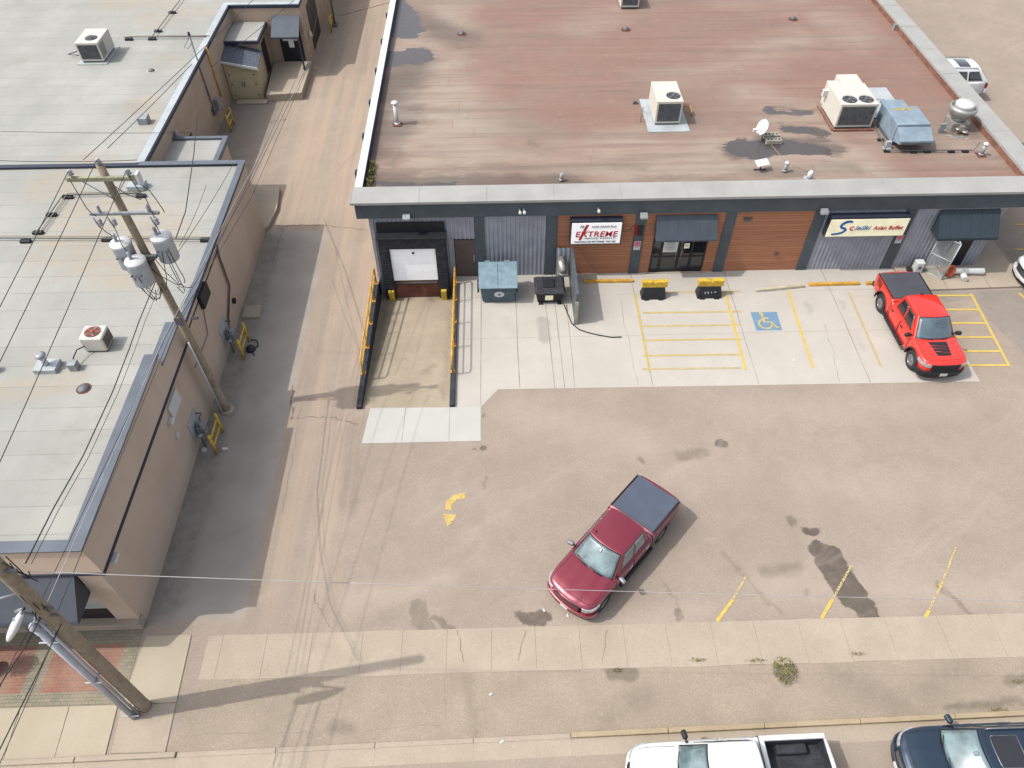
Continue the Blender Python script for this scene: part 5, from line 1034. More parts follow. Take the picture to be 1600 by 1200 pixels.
def guard(x, y, h, label, sp=.55, dx=.0, turn=True):
    t = thing('bollard_guard', label, 'bollard', (x, y, 0), 'yellow pipe guards before the gas meters')
    for s_ in (-1, 1): b = MB(); b.tube((x+dx*s_, y+s_*sp, 0), (x+dx*s_, y+s_*sp, h), .06, 10); b.lathe([(.06, 0), (.045, .03), (.01, .045)], (x+dx*s_, y+s_*sp, h), 10); b.build('post', 'yellow', t)
    for z in (h*.42, h*.8): b = MB(); b.tube((x-dx, y-sp, z), (x+dx, y+sp, z), .045, 8); b.build('cross_bar', 'yellow', t)
    return t
gas_meter(18.9, 'grey gas meter on the tan wall behind the nearest yellow guard'); gas_meter(24.2, 'grey gas meter on the tan wall behind the second yellow guard'); 
guard(-11.38, 18.75, 1.15, 'yellow pipe guard against the tan wall nearest the camera', .55, .0); guard(-11.38, 24.0, 1.15, 'yellow pipe guard against the tan wall at the foot of the wall pipe', .55, .0)
guard(-16.2, 43.3, 1.1, 'yellow pipe guard in the shaded recess before the cream shed', .45); guard(-11.8, 57.3, 1.15, 'yellow pipe guard in the alley near the top of the picture', .6)
b = MB(); b.lathe([(.22, 0), (.2, .12), (.05, .16)], (-11.2, 24.0, 0), 12); b.path([(-11.3, 24.6, .05), (-11.0, 24.5, .1), (-10.9, 24.2, .06), (-11.1, 23.9, .05), (-10.95, 23.6, .05)], .03, 5); tag(b.build('black_hose_heap', 'black'), 'small heap of black hose beside the second yellow guard', 'hose')
b = MB(); b.box(-12.0, -11.85, 18.3, 18.45, 0, .1); b.box(-11.2, -11.0, 18.35, 18.45, 0, .08); tag(b.build('litter', 'white'), 'white litter beside the nearest yellow guard', 'litter')
t = thing('electric_meter', 'grey electric meter and conduit on the recess wall above the yellow guard', 'meter', (-16.9, 43.3, 1)); b = MB(); b.box(-16.98, -16.75, 43.6, 43.95, 1.0, 1.7); b.build('meter_box', 'grey', t, bevel=.01); b = MB(); b.box(-16.98, -16.8, 42.9, 43.2, 1.1, 1.5); b.tube((-16.9, 43.1, 1.5), (-16.95, 43.1, 4.0), .04, 8); b.build('conduit', 'greyd', t)
b = MB(); b.path([(-16.93, 45.0, 4.3), (-16.93, 45.0, 1.2)], .045, 6); tag(b.build('gas_riser', 'yellowo'), 'yellow gas pipe running down the recess wall beside the shed', 'pipe')
b = MB(); b.box(-15.6, -14.6, 38.3, 38.8, 0, .1); tag(b.build('timber_board', 'wboard'), 'pale board lying on the ground in the shaded recess', 'board')
b = MB(); b.lathe([(.12, 0), (.14, .1), (.08, .3), (.02, .34)], (-16.85, 36.9, 3.2), 12); tag(b.build('wall_lamp', 'grey'), 'small grey dome lamp on the recess wall above the lean-to roof', 'lamp')
b = MB(); b.path([(-11.7, 57.9, 0), (-11.7, 57.9, 3.2)], .06, 8); b.box(-11.9, -11.5, 57.6, 58.2, 0, .12); tag(b.build('downpipe_post', 'greyd'), 'dark vertical post beside the alley door at the top', 'post')
b = MB(); b.lathe([(.14, 0), (.16, .1), (.1, .35), (.02, .4)], (-12.4, 52.4, 1.6), 10); tag(b.build('wall_lamp', 'cream'), 'small cream lamp on the wall corner beside the back awning', 'lamp')

# ================================================================== VEHICLES  (local axes: x forward, y left, z up)
def pw(keys, s):
    for (a, va), (c, vc) in zip(keys[:-1], keys[1:]):
        if s <= c: return va+(vc-va)*max(0, (s-a))/(c-a) if c > a else vc
    return keys[-1][1]
def catmull(P, t):
    n = len(P)-1; x = min(max(t, 0), 1)*n; i = min(int(x), n-1); f = x-i
    p0, p1, p2, p3 = P[max(i-1, 0)], P[i], P[i+1], P[min(i+2, n)]
    return [.5*((2*p1[k])+(-p0[k]+p2[k])*f+(2*p0[k]-5*p1[k]+4*p2[k]-p3[k])*f*f+(-p0[k]+3*p1[k]-3*p2[k]+p3[k])*f**3) for k in (0, 1)]
def ease_rear(L, s): return max(0, (s-(L-.5))/.5)
def vehicle(cfg, name, label, cat, center, heading, paintm, glassm='wshield'):
    """center = ground centre of the car, heading = direction of the nose in degrees from +X"""
    L = cfg['L']; zt, zs, wm, zb = cfg['zt'], cfg['zs'], cfg['wm'], cfg['zb']; bow = cfg.get('bow', .13); rb = cfg.get('rbow', .05)
    t = thing(name, label, cat, (center[0], center[1], .004)); t.rotation_euler = (0, 0, R(heading))
    def sx(s, y): return L/2-s-bow*(abs(y)/.95)**2.2*math.exp(-s/.45)+rb*(abs(y)/.95)**2*math.exp(-(L-s)/.3)
    def surf(s, v, sg=1):
        Zt, Zs, Wm, Zb = pw(zt, s), pw(zs, s), pw(wm, s), pw(zb, s); wt = Wm-.055
        dome = .0
        if s < cfg['ws'][0]: dome = .018*min(1, s/.4)
        P = [(0, Zt), (wt*.33, Zt+dome*.6), (wt*.52, Zt+dome*.2-.01), (wt*.80, Zt-.012), (wt, (Zt+Zs)/2-.006), (Wm-.018, Zs-.05), (Wm, (Zs+Zb)/2+.1), (Wm-.006, Zb+.28), (Wm-.04, Zb+.07), (Wm-.16, Zb), (0, Zb)]
        y, z = catmull(P, v); y = max(y, 0)
        return Vector((sx(s, y), sg*y, z))
    ss = sorted(set([0, .03, .07, .12, .2, .3]+[round(.4+i*(L-.7)/44, 3) for i in range(45)]+[L-.2, L-.12, L-.06, L-.02, L])); nv = 30; vs_ = [i/nv for i in range(nv+1)]
    b = MB(); rings = []
    for s_ in ss: rings.append([surf(s_, v, 1) for v in vs_]+[surf(s_, v, -1) for v in vs_[::-1]][1:-1])
    m = len(rings[0]); b.add([p for r_ in rings for p in r_], [((i+1)*m+k, (i+1)*m+(k+1)%m, i*m+(k+1)%m, i*m+k) for i in range(len(ss)-1) for k in range(m)], 0, True)
    b.add(rings[0], [tuple(range(m))[::-1]], 0); b.add(rings[-1], [tuple(range(m))], 0)
    body = b.build('body', [paintm, 'black'], t, local=True, weld=True)
    body['category_hint'] = 'body'; del body['category_hint']
    # boolean wheel arches (and load bed)
    cut = MB(); rw = cfg['rw']; ax = [cfg['ax'], cfg['ax']+cfg['wb']]
    for a in ax:
        for sg in (1, -1): cut.tube((L/2-a, sg*.60, rw+.03), (L/2-a, sg*1.3, rw+.03), rw+.075, 32, smooth=False)
    if cfg.get('bed'):
        s0, s1, w_, z0 = cfg['bed']; cut.box(L/2-s1, L/2-s0, -w_, w_, z0, 3)
    co = cut.build('cutter', 'black', None, local=True); co.matrix_world = t.matrix_basis
    bpy.context.view_layer.update()
    bo = body.modifiers.new('cut', 'BOOLEAN'); bo.operation = 'DIFFERENCE'; bo.solver = 'EXACT'; bo.object = co; bo.material_mode = 'TRANSFER'
    bpy.context.view_layer.update(); dg = bpy.context.evaluated_depsgraph_get(); me = bpy.data.meshes.new_from_object(body.evaluated_get(dg)); body.modifiers.remove(bo); body.data = me; bpy.data.objects.remove(co)
    # greenhouse
    w0, w1 = cfg['gw']; s0, s1 = cfg['ws']; r1_, r0_ = cfg['rs']; z0, z1 = cfg['gz']
    def lerp(a, c, u): return a+(c-a)*u
    def wsb(a): return Vector((L/2-(s0+.17*a*a), w0*a, z0-.012*a*a))
    def wst(a): return Vector((L/2-(s1+.10*a*a), w1*a, z1-.035*a*a))
    def rst(a): return Vector((L/2-(r1_-.04*a*a), w1*a, z1-.035*a*a-cfg.get('rdrop', .02)))
    def rsb(a): return Vector((L/2-(r0_-.03*a*a), w0*a, z0-.012*a*a+.0))
    def ws(a, u): p = lerp(wsb(a), wst(a), u); k = (1-a*a)*math.sin(math.pi*u)*.035; return p+Vector((k, 0, k))
    def rf(a, u): p = lerp(wst(a), rst(a), u); return p+Vector((0, 0, (1-a*a)*(.0)+math.sin(math.pi*u)*.045*(1-a*a*.999)))
    def rr(a, u): p = lerp(rst(a), rsb(a), u); return p+Vector((-.02*(1-a*a)*math.sin(math.pi*u), 0, 0))
    def sd_(sg): 
        def f(u, v): p = lerp(lerp(wsb(sg), rsb(sg), u), lerp(wst(sg), rst(sg), u), v); return p+Vector((0, sg*.03*math.sin(math.pi*v)*math.sin(math.pi*min(max(u, 0), 1))**.5, 0))
        return f
    A = [-1+i/8 for i in range(17)]; U = [i/10 for i in range(11)]
    def rng(a, c, n): return [a+(c-a)*i/n for i in range(n+1)]
    b = MB(); b.grid(ws, A, U, 0, True, True); b.grid(rf, A, U, 0, True, True); b.grid(rr, A, U, 0, True, True); b.grid(sd_(1), U, U, 0, True, True); b.grid(sd_(-1), U, U, 0, True, False)
    gh = b.build('cab', [paintm], t, local=True, weld=True)
    me = gh.data; bm = bmesh.new(); bm.from_mesh(me); bmesh.ops.recalc_face_normals(bm, faces=bm.faces); bm.to_mesh(me); bm.free()
    bv = gh.modifiers.new('bevel', 'BEVEL'); bv.width = .04; bv.segments = 3; bv.limit_method = 'ANGLE'; bv.angle_limit = R(25)
    def glass(fn, us, vs2, nm, flip, off=.012, mat=glassm, parent=t):
        b = MB(); b.shell(fn, us, vs2, .002, off); b.sm = [True]*len(b.sm); o = b.build(nm, mat, parent, local=True)
        bm = bmesh.new(); bm.from_mesh(o.data); bmesh.ops.remove_doubles(bm, verts=bm.verts, dist=1e-5); bmesh.ops.recalc_face_normals(bm, faces=bm.faces); bm.to_mesh(o.data); bm.free(); return o
    glass(ws, rng(-.955, .955, 12), rng(-.02, .985, 8), 'windscreen_surround', True, .007, 'black')
    wsn = glass(ws, rng(-.915, .915, 12), rng(.03, .945, 8), 'windscreen', True, .012)
    b = MB()
    for a0, a1 in ((.55, -.05), (-.15, -.75)): b.path([ws(a0, .03)+Vector((.03, 0, .02)), ws((a0+a1)/2, .045)+Vector((.03, 0, .03)), ws(a1, .10)+Vector((.03, 0, .02))], .012, 4)
    b.build('wipers', 'black', wsn, local=True)
    b = MB(); b.box(-.12, .12, -.1, .1, -.03, .03, T=Matrix.Translation(ws(0, .80)+Vector((.03, 0, .012)))@Matrix.Rotation(R(28), 4, 'Y')@Matrix.Scale(.6, 4)); b.build('sensor_patch', 'wshield_d', wsn, local=True, bevel=.02)
    glass(rr, rng(-.85, .85, 10), rng(.12, .8, 5), 'rear_window', True, .012, 'wshield_d')
    for sg in (1, -1):
        for (u0, u1) in cfg['sidewin']: glass(sd_(sg), rng(u0, u1, 6), rng(.10, .86, 5), 'side_window', sg > 0, .010, cfg.get('sideglass', 'glass'))
    # doors: dark seam below, painted skin above
    for sg in (1, -1):
        for (a, c) in cfg['doors']:
            fn = lambda u, v, sg=sg: surf(u, v, sg)
            b = MB(); b.shell(fn, rng(a-.022, c+.022, 12), rng(.415, .87, 12), -.01, .014, 1); b.shell(fn, rng(a, c, 12), rng(.425, .86, 12), -.01, .022, 0); b.sm = [True]*len(b.sm)
            o = b.build('door', [paintm, 'black'], t, local=True)
            bm = bmesh.new(); bm.from_mesh(o.data); bmesh.ops.recalc_face_normals(bm, faces=bm.faces); bm.to_mesh(o.data); bm.free()
            p = surf(c-.2, .55, sg); b = MB(); b.box(p.x-.10, p.x+.10, min(p.y, p.y+sg*.045), max(p.y, p.y+sg*.045), p.z, p.z+.035); b.build('handle', 'black' if cfg.get('darktrim') else 'chrome', o, local=True, bevel=.008)
    # hood seam
    hs_ = cfg['ws'][0]
    b = MB()
    for sg in (1, -1): b.path([surf(s_, .335+.02*(1-s_), sg)+Vector((0, 0, .001)) for s_ in rng(.22, hs_+.02, 10)], .009, 4)
    b.path([surf(.22, v, 1)+Vector((0, 0, .0)) for v in rng(0, .33, 8)], .009, 4); b.path([surf(.22, v, -1) for v in rng(0, .33, 8)], .009, 4)
    b.build('bonnet_seam', 'black', t, local=True)
    b = MB(); b.slab(lambda a, u: Vector((wsb(a).x+.02+.11*u, wsb(a).y*.93, wsb(a).z-.02+.035+(0)-.028*u)), rng(-.98, .98, 14), rng(0, 1, 2), .01, 0); b.build('cowl', 'black', t, local=True)
    # nose strips following the front outline
    nose = []
    Y0 = pw(wm, 0)
    for i in range(17): nose.append(Vector((sx(0, Y0*i/16*.98), Y0*i/16*.98)))
    for s_ in rng(.02, .55, 9): y = pw(wm, s_); nose.append(Vector((sx(s_, y), y)))
    def nstrip(y0, y1, za, zb_, off, th, mat, nm, par=t, both=True, bev=.0):
        for sg in ((1, -1) if both else (1,)):
            pts = [p for p in nose if y0-1e-6 <= p.y <= y1+1e-6]
            if not both: pts = [Vector((p.x, -p.y)) for p in pts[::-1] if p.y > 0]+pts
            outer, inner = [], []
            for i, p in enumerate(pts):
                tt = (pts[min(i+1, len(pts)-1)]-pts[max(i-1, 0)]).normalized(); nn = Vector((tt.y, -tt.x)); 
                outer.append((p.x+nn.x*off, sg*(p.y+nn.y*off))); inner.append((p.x+nn.x*(off-th), sg*(p.y+nn.y*(off-th))))
            n = len(pts); vs2 = [(x_, y_, z_) for z_ in (za, zb_) for x_, y_ in outer+inner]; m2 = 2*n; fs = []
            for i in range(n-1): fs += [(i, i+1, m2+i+1, m2+i), (n+i, m2+n+i, m2+n+i+1, n+i+1), (i, n+i, n+i+1, i+1), (m2+i, m2+i+1, m2+n+i+1, m2+n+i)]
            fs += [(0, m2, m2+n, n), (n-1, 2*n-1, m2+2*n-1, m2+n-1)]
            b = MB(); b.add(vs2, fs, 0); o = b.build(nm, mat, par, local=True, bevel=bev)
            bm = bmesh.new(); bm.from_mesh(o.data); bmesh.ops.recalc_face_normals(bm, faces=bm.faces); bm.to_mesh(o.data); bm.free()
    G = cfg['front']
    nstrip(0, G['gy'], G['g0'], G['g1'], .035, .08, 'black', 'grille', both=False, bev=.01)
    for k in range(3): z = G['g0']+(G['g1']-G['g0'])*(k+1)/4; nstrip(0, G['gy']-.05, z-.012, z+.012, .05, .03, G.get('bar', 'black'), 'grille_bar', both=False)
    nstrip(G['gy']+.03, 1.05, G['h0'], G['h1'], .03, .07, 'lamp', 'headlight', bev=.01)
    nstrip(0, 1.0, G['b0'], G['b1'], .07, .14, G['bmat'], 'front_bumper', both=False, bev=.03)
    nstrip(0, .98, G['b0']-.16, G['b0']-.005, .02, .1, 'black', 'lower_valance', both=False, bev=.01)
    b = MB(); xx = sx(0, 0)+.075; b.box(xx, xx+.012, -.16, .16, G['b0']+.01, G['b0']+.16); b.build('licence_plate', 'white', t, local=True)
    # rear
    xr = -L/2; zr = pw(zt, L)
    b = MB(); b.hexa([Vector((xr-.10, -.92, .50)), Vector((xr+.12, -.96, .50)), Vector((xr+.12, .96, .50)), Vector((xr-.10, .92, .50))], [Vector((xr-.12, -.90, .68)), Vector((xr+.12, -.95, .68)), Vector((xr+.12, .95, .68)), Vector((xr-.12, .90, .68))]); b.build('rear_bumper', G['bmat'], t, local=True, bevel=.03)
    for sg in (1, -1):
        p = surf(L-.04, .45, sg); b = MB(); b.box(p.x-.05, p.x+.05, min(sg*(.74), sg*.93), max(sg*.74, sg*.93), cfg['tail'][0], cfg['tail'][1]); b.build('tail_light', 'redlamp', t, local=True, bevel=.015)
    # mirrors
    for sg in (1, -1):
        m0 = sd_(sg)(.10, .05); b = MB(); b.box(-.09, .09, -.15, .15, -.10, .10, T=Matrix.Translation((m0.x+.06, sg*(w0+.22), z0+.06))@Matrix.Rotation(R(-12*sg), 4, 'Z')@Matrix.Scale(.85, 4)); o = b.build('wing_mirror', cfg.get('mirror', paintm), t, local=True, bevel=.05, segs=3)
        b = MB(); b.tube((m0.x+.02, sg*(w0-.02), z0+.0), (m0.x+.04, sg*(w0+.15), z0+.05), .035, 8); b.build('mirror_arm', 'black', o, local=True)
    if cfg.get('flare'):
        for a in ax:
            for sg in (1, -1):
                pts = [Vector((L/2-a+(rw+.09)*math.cos(q), sg*(pw(wm, max(.6, a))+.012), rw+.03+(rw+.09)*math.sin(q))) for q in [R(-8+196*i/16) for i in range(17)]]
                b = MB(); b.path(pts, .042, 6); b.build('wheel_arch_trim', 'black', t, local=True)
    # wheels
    for a in ax:
        for sg in (1, -1):
            Tm = Matrix.Translation((L/2-a, sg*(pw(wm, 2.5)-.15), rw))@Matrix.Rotation(R(90*-sg), 4, 'X'); w_ = .14
            b = MB(); b.lathe([(rw*.62, -w_), (rw*.9, -w_), (rw*.985, -w_*.8), (rw, -w_*.45), (rw, w_*.45), (rw*.985, w_*.8), (rw*.9, w_), (rw*.62, w_), (rw*.60, w_*.7), (rw*.60, -w_*.7), (rw*.62, -w_)], (0,0,0), 32); b.v = [Tm@v for v in b.v]
            wl = b.build('wheel', 'tyre', t, local=True)
            b = MB(); b.lathe([(rw*.60, -.05), (rw*.60, .03), (rw*.02, .02)], (0,0,0), 24, mat=1); b.lathe([(rw*.62, w_*.72), (rw*.62, w_*.85), (rw*.55, w_*.86), (rw*.54, w_*.5), (rw*.62, w_*.5)], (0,0,0), 24, mat=0)
            for k in range(cfg.get('spokes', 6)):
                an = 2*math.pi*k/cfg.get('spokes', 6); Rm = Matrix.Rotation(an, 4, 'Z')
                b.hexa([Rm@Vector(q) for q in ((.03, -.035, .05), (rw*.56, -.05, .07), (rw*.56, .05, .07), (.03, .035, .05))], [Rm@Vector(q) for q in ((.03, -.03, .09), (rw*.56, -.035, .115), (rw*.56, .035, .115), (.03, .03, .09))], 0)
            b.lathe([(.07, .05), (.07, .1), (.02, .115)], (0,0,0), 14, mat=0); b.v = [Tm@v for v in b.v]; b.build('rim', [cfg.get('rim', 'rim'), 'black'], wl, local=True)
    return t, surf, rf, sd_, L
PICK = dict(L=5.85, zt=[(0,.98),(.05,1.05),(.14,1.10),(.4,1.15),(.9,1.19),(1.45,1.22),(1.9,1.2),(3.8,1.2),(3.85,1.33),(5.6,1.34),(5.8,1.33),(5.85,1.30)],
  zs=[(0,.90),(.05,.96),(.14,1.01),(.4,1.06),(.9,1.10),(1.45,1.13),(3.8,1.14),(3.85,1.27),(5.8,1.27),(5.85,1.22)],
  wm=[(0,.80),(.05,.88),(.14,.94),(.35,.99),(.7,1.015),(1.3,1.01),(3.0,1.01),(4.8,1.02),(5.6,1.0),(5.8,.96),(5.85,.92)],
  zb=[(0,.45),(.3,.40),(.8,.38),(5.0,.40),(5.85,.52)], rw=.42, ax=.97, wb=3.67, ws=(1.36, 2.12), rs=(3.62, 3.82), gw=(.91, .70), gz=(1.19, 1.90),
  sidewin=((.16, .52), (.56, .90)), doors=((1.62, 2.68), (2.72, 3.72)), front=dict(gy=.56, g0=.70, g1=1.0, h0=.84, h1=1.0, b0=.46, b1=.64, bmat='black'), tail=(.82, 1.2), bow=.2)
def seam(t, surf, s_, name='bed_gap'):
    b = MB()
    for sg in (1, -1): b.path([surf(s_, v, sg) for v in [.0+.9*i/24 for i in range(25)]], .014, 4)
    b.build(name, 'black', t, local=True)
def tonneau(t, surf, L, s0, s1, mat='tonneau'):
    fn = lambda s_, a: Vector((surf(s_, .1).x-(0), a*.90, pw(PICK['zt'], s_)+.004+.012*(1-abs(a))))
    b = MB(); b.slab(fn, [s0+(s1-s0)*i/12 for i in range(13)], [-1+i/8 for i in range(17)], -.03, 0, -.0); b.slab(fn, [s0, s0+.001], [-1, 1], .001, 0)
    b = MB(); vs = []; n = 12
    b.box(L/2-s1, L/2-s0, -.90, .90, 1.30, 1.372)
    o = b.build('bed_cover', mat, t, local=True, bevel=.03, segs=3)
    for k in (1, 2): x = L/2-(s0+(s1-s0)*k/3); b = MB(); b.box(x-.004, x+.004, -.86, .86, 1.3725, 1.374); b.build('cover_fold', mat, o, local=True)
    for sg in (1, -1): b = MB(); b.box(L/2-s1, L/2-s0, min(sg*.93, sg*.975), max(sg*.93, sg*.975), 1.31, 1.352); b.build('bed_rail_cap', 'black', t, local=True, bevel=.01)
# maroon pickup, nose towards the lower left
a = Vector(W(938, 950)); c = Vector(W(1028, 841)); dd = (a-c).normalized(); side = Vector((-dd.y, dd.x)); mid = (a+c)/2
hd = math.degrees(math.atan2(dd.y, dd.x)); cen = mid - side*(-.0)
cfg = dict(PICK); cfg['front'] = dict(PICK['front'], bmat='p_maroon', bar='p_maroon'); cfg['mirror'] = 'chrome'; cfg['sideglass'] = 'wshield'
camside = 1 if side.dot(Vector((1, 0))) > 0 else -1
cen = mid - side*camside*.86 + dd*(-(5.85/2-.97-3.67/2))
MAR = vehicle(cfg, 'pickup_truck', 'maroon crew cab pickup with grey bed cover standing aslant in the open lot', 'pickup truck', cen, hd, 'p_maroon')
MAR[0].scale = (.965,)*3
t, surf, rf, sdf, L = MAR; seam(t, surf, 3.84); tonneau(t, surf, L, 3.95, 5.72)
b = MB(); p = rf(-.75, .12); b.box(p.x-.06, p.x+.03, p.y-.02, p.y+.02, p.z, p.z+.05); b.build('roof_antenna', 'black', t, local=True, bevel=.01)
for sg in (1, -1): b = MB(); b.tube((1.0, sg*1.03, .42), (-1.0, sg*1.03, .42), .07, 12); b.build('side_step', 'black', t, local=True)
# red pickup, nose towards the camera
a = Vector(W(1420, 574)); c = Vector(W(1371.5, 483)); dd = (a-c).normalized(); side = Vector((-dd.y, dd.x)); mid = (a+c)/2; hd = math.degrees(math.atan2(dd.y, dd.x)); camside = 1 if side.dot(Vector((-1, 0))) > 0 else -1
cfg = dict(PICK); cfg['front'] = dict(PICK['front'], bmat='black', g0=.64, g1=1.04, h0=.88, h1=1.03, gy=.60); cfg['zt'] = [(0,1.07),(.05,1.12),(.14,1.15),(.4,1.18),(.9,1.21)]+PICK['zt'][5:]; cfg['zs'] = [(0,1.0),(.05,1.04),(.14,1.07),(.4,1.10),(.9,1.12)]+PICK['zs'][5:]; cfg['bow'] = .16; cfg['flare'] = True; cfg['mirror'] = 'black'; cfg['darktrim'] = True; cfg['spokes'] = 5; cfg['rw'] = .44
cen = mid - side*camside*.90 + dd*(-(5.85/2-.97-3.67/2))
RED = vehicle(cfg, 'pickup_truck', 'bright red crew cab pickup with black bonnet decal parked by the buffet', 'pickup truck', cen, hd, 'p_red', 'wshield_d')
t, surf, rf, sdf, L = RED; seam(t, surf, 3.84); tonneau(t, surf, L, 3.95, 5.72, 'tonneau_d')
b = MB()
def onhood(s_, y): 
    best = min([i/200 for i in range(70)], key=lambda v: abs(surf(s_, v, 1).y-abs(y))); p = surf(s_, best, 1 if y >= 0 else -1); return p+Vector((0, 0, .004))
b.grid(lambda s_, a: onhood(s_, a*(.30+.12*(s_-.45)/.9)-.0), [.45+i*.1 for i in range(9)], [-1+i/4 for i in range(9)], 0, True)
o = b.build('bonnet_decal', 'black', t, local=True)
b = MB()
for q in (((.9, -.4), (.85, -.1), (.8, .3)), ((.7, -.3), (.66, 0), (.6, .28)), ((1.05, -.36), (1.0, 0), (.95, .38))): b.path([onhood(*p)+Vector((0,0,.004)) for p in q], .008, 4)
b.build('decal_lines', 'p_red', o, local=True)
for sg in (1, -1): b = MB(); b.box(-1.15, 1.0, min(sg*.95, sg*1.12), max(sg*.95, sg*1.12), .36, .46); b.build('side_step', 'black', t, local=True, bevel=.03)
for sg in (1, -1):
    for k in range(6):
        fn = lambda u, v, sg=sg: surf(u, v, sg)
        b = MB(); s_a = 5.05+.09*k; b.shell(fn, [s_a, s_a+.02, s_a+.05], [.45, .5, .56, .62-.01*k], 0, .006); 
        o = b.build('bedside_decal', 'black', t, local=True); bm = bmesh.new(); bm.from_mesh(o.data); bmesh.ops.recalc_face_normals(bm, faces=bm.faces); bm.to_mesh(o.data); bm.free()
b = MB(); p = rf(0, .98); b.box(p.x-.05, p.x+.05, -.05, .05, p.z-.01, p.z+.04); b.build('roof_antenna', 'black', t, local=True, bevel=.01)
# white pickup at the kerb, nose to the left
cfg = dict(PICK); cfg['bed'] = (3.98, 5.72, .82, .78); cfg['front'] = dict(PICK['front'], bmat='p_white'); cfg['mirror'] = 'black'; cfg['L'] = 5.85
ml = WV(1300, 1168, 1.0); mr = WV(983, 1170, .9)
cyw = 5.55
WH = vehicle(cfg, 'pickup_truck', 'white pickup with open dark load bed parked along the kerb', 'pickup truck', (6.42, 5.58), 181.0, 'p_white', 'wshield')
t, surf, rf, sdf, L = WH; seam(t, surf, 3.84)
x0, x1 = L/2-5.715, L/2-3.985; b = MB(); b.box(x0, x1, -.815, .815, .785, .80)
for k in range(11): y = -.72+k*.144; b.box(x0, x1, y-.035, y+.035, .801, .815)
b.box(x0, x1, -.818, -.80, .80, 1.33); b.box(x0, x1, .80, .818, .80, 1.33); b.box(x1-.018, x1, -.80, .80, .80, 1.33); b.box(x0, x0+.018, -.80, .80, .80, 1.33); b.build('bed_liner', 'dark', t, local=True)
for sg in (1, -1): b = MB(); b.box(x0+.45, x0+1.35, min(sg*.52, sg*.798), max(sg*.52, sg*.798), .815, 1.08); b.build('wheel_housing', 'dark', t, local=True, bevel=.06, segs=3)
for sg in (1, -1): b = MB(); b.box(x0-.05, x1+.05, min(sg*.83, sg*.96), max(sg*.83, sg*.96), 1.335, 1.355); b.build('bed_rail_cap', 'p_white', t, local=True, bevel=.008)
# SUVs
SUV = dict(L=5.0, zt=[(0,.86),(.05,.93),(.15,.98),(.5,1.04),(1.1,1.09),(1.5,1.1),(4.6,1.1),(4.9,1.08),(5.0,1.0)], zs=[(0,.78),(.05,.84),(.15,.89),(.5,.96),(1.1,1.01),(4.6,1.03),(4.9,1.0),(5.0,.92)],
  wm=[(0,.66),(.05,.78),(.15,.87),(.4,.94),(.8,.98),(4.4,.98),(4.8,.92),(5.0,.82)], zb=[(0,.34),(.3,.28),(4.7,.3),(5.0,.4)], rw=.37, ax=.9, wb=2.85, ws=(1.15, 2.0), rs=(4.45, 4.92), gw=(.87, .66), gz=(1.08, 1.70), rdrop=.05,
  sidewin=((.17, .42), (.45, .68), (.71, .93)), doors=((1.5, 2.5), (2.54, 3.5)), front=dict(gy=.42, g0=.56, g1=.86, h0=.72, h1=.86, b0=.36, b1=.52, bmat='p_navy', bar='chrome'), tail=(.75, 1.0), bow=.26, rbow=.1)
cfg = dict(SUV); cfg['mirror'] = 'p_navy'
NV = vehicle(cfg, 'suv', 'dark navy sport utility vehicle with sunroof parked at the kerb', 'suv', (14.02, 5.85), 180.5, 'p_navy')
def suv_top(t, rf, L, rails=True, roofs=((.12, .42),)):
    for u0, u1 in roofs:
        b = MB(); b.shell(rf, [-.62+1.24*i/8 for i in range(9)], [u0+(u1-u0)*i/6 for i in range(7)], .002, .012); o = b.build('sunroof', 'glass', t, local=True); bm = bmesh.new(); bm.from_mesh(o.data); bmesh.ops.recalc_face_normals(bm, faces=bm.faces); bm.to_mesh(o.data); bm.free()
        b = MB(); c4 = [rf(-.64, u0-.01), rf(.64, u0-.01), rf(.64, u1+.01), rf(-.64, u1+.01), rf(-.64, u0-.01)]; pp = []
        for i in range(4): pp += [c4[i].lerp(c4[i+1], j/6)+Vector((0, 0, .02)) for j in range(6)]
        b.path([rf(-.64+1.28*j/8, u0-.01)+Vector((0,0,.006)) for j in range(9)]+[rf(.64, u0+(u1-u0)*j/6)+Vector((0,0,.006)) for j in range(7)]+[rf(.64-1.28*j/8, u1+.01)+Vector((0,0,.006)) for j in range(9)]+[rf(-.64, u1+(u0-u1)*j/6)+Vector((0,0,.006)) for j in range(7)], .010, 4); b.build('sunroof_trim', 'rim', o, local=True)
    if rails:
        for sg in (1, -1): b = MB(); b.path([rf(sg*.93, .08), rf(sg*.93, .1)+Vector((0, 0, .05))]+[rf(sg*.93, .1+.8*i/8)+Vector((0, 0, .06)) for i in range(9)]+[rf(sg*.93, .94)], .022, 6); b.build('roof_rail', 'rim', t, local=True)
suv_top(NV[0], NV[2], 5.0)
cfg = dict(SUV); cfg['front'] = dict(SUV['front'], bmat='p_white'); cfg['mirror'] = 'p_white'; p = W(1500, 125, 0)
WS = vehicle(cfg, 'suv', 'white sport utility vehicle with two roof windows half hidden behind the red roof', 'suv', (W(1488, 133, .9)[0]-.55, W(1488, 128, .9)[1]+.5), 180, 'p_white')
WS[0].scale = (1.22, 1.22, 1.22); WS[0].location.y -= .3; WS[0].location.x -= .45
suv_top(WS[0], WS[2], 5.0, True, ((.15, .38), (.55, .78)))
cfg = dict(SUV); cfg['front'] = dict(SUV['front'], bmat='p_dark'); cfg['mirror'] = 'p_dark'
DK = vehicle(cfg, 'car', 'dark car seen only as a sliver beyond the right parapet', 'car', (W(1612, 226, 1.2)[0]+1.1, W(1600, 233, 1.2)[1]), 180, 'p_dark')
cfg = dict(SUV); cfg['front'] = dict(SUV['front'], bmat='p_white'); cfg['mirror'] = 'black'; pe = W(1596, 412, .9)
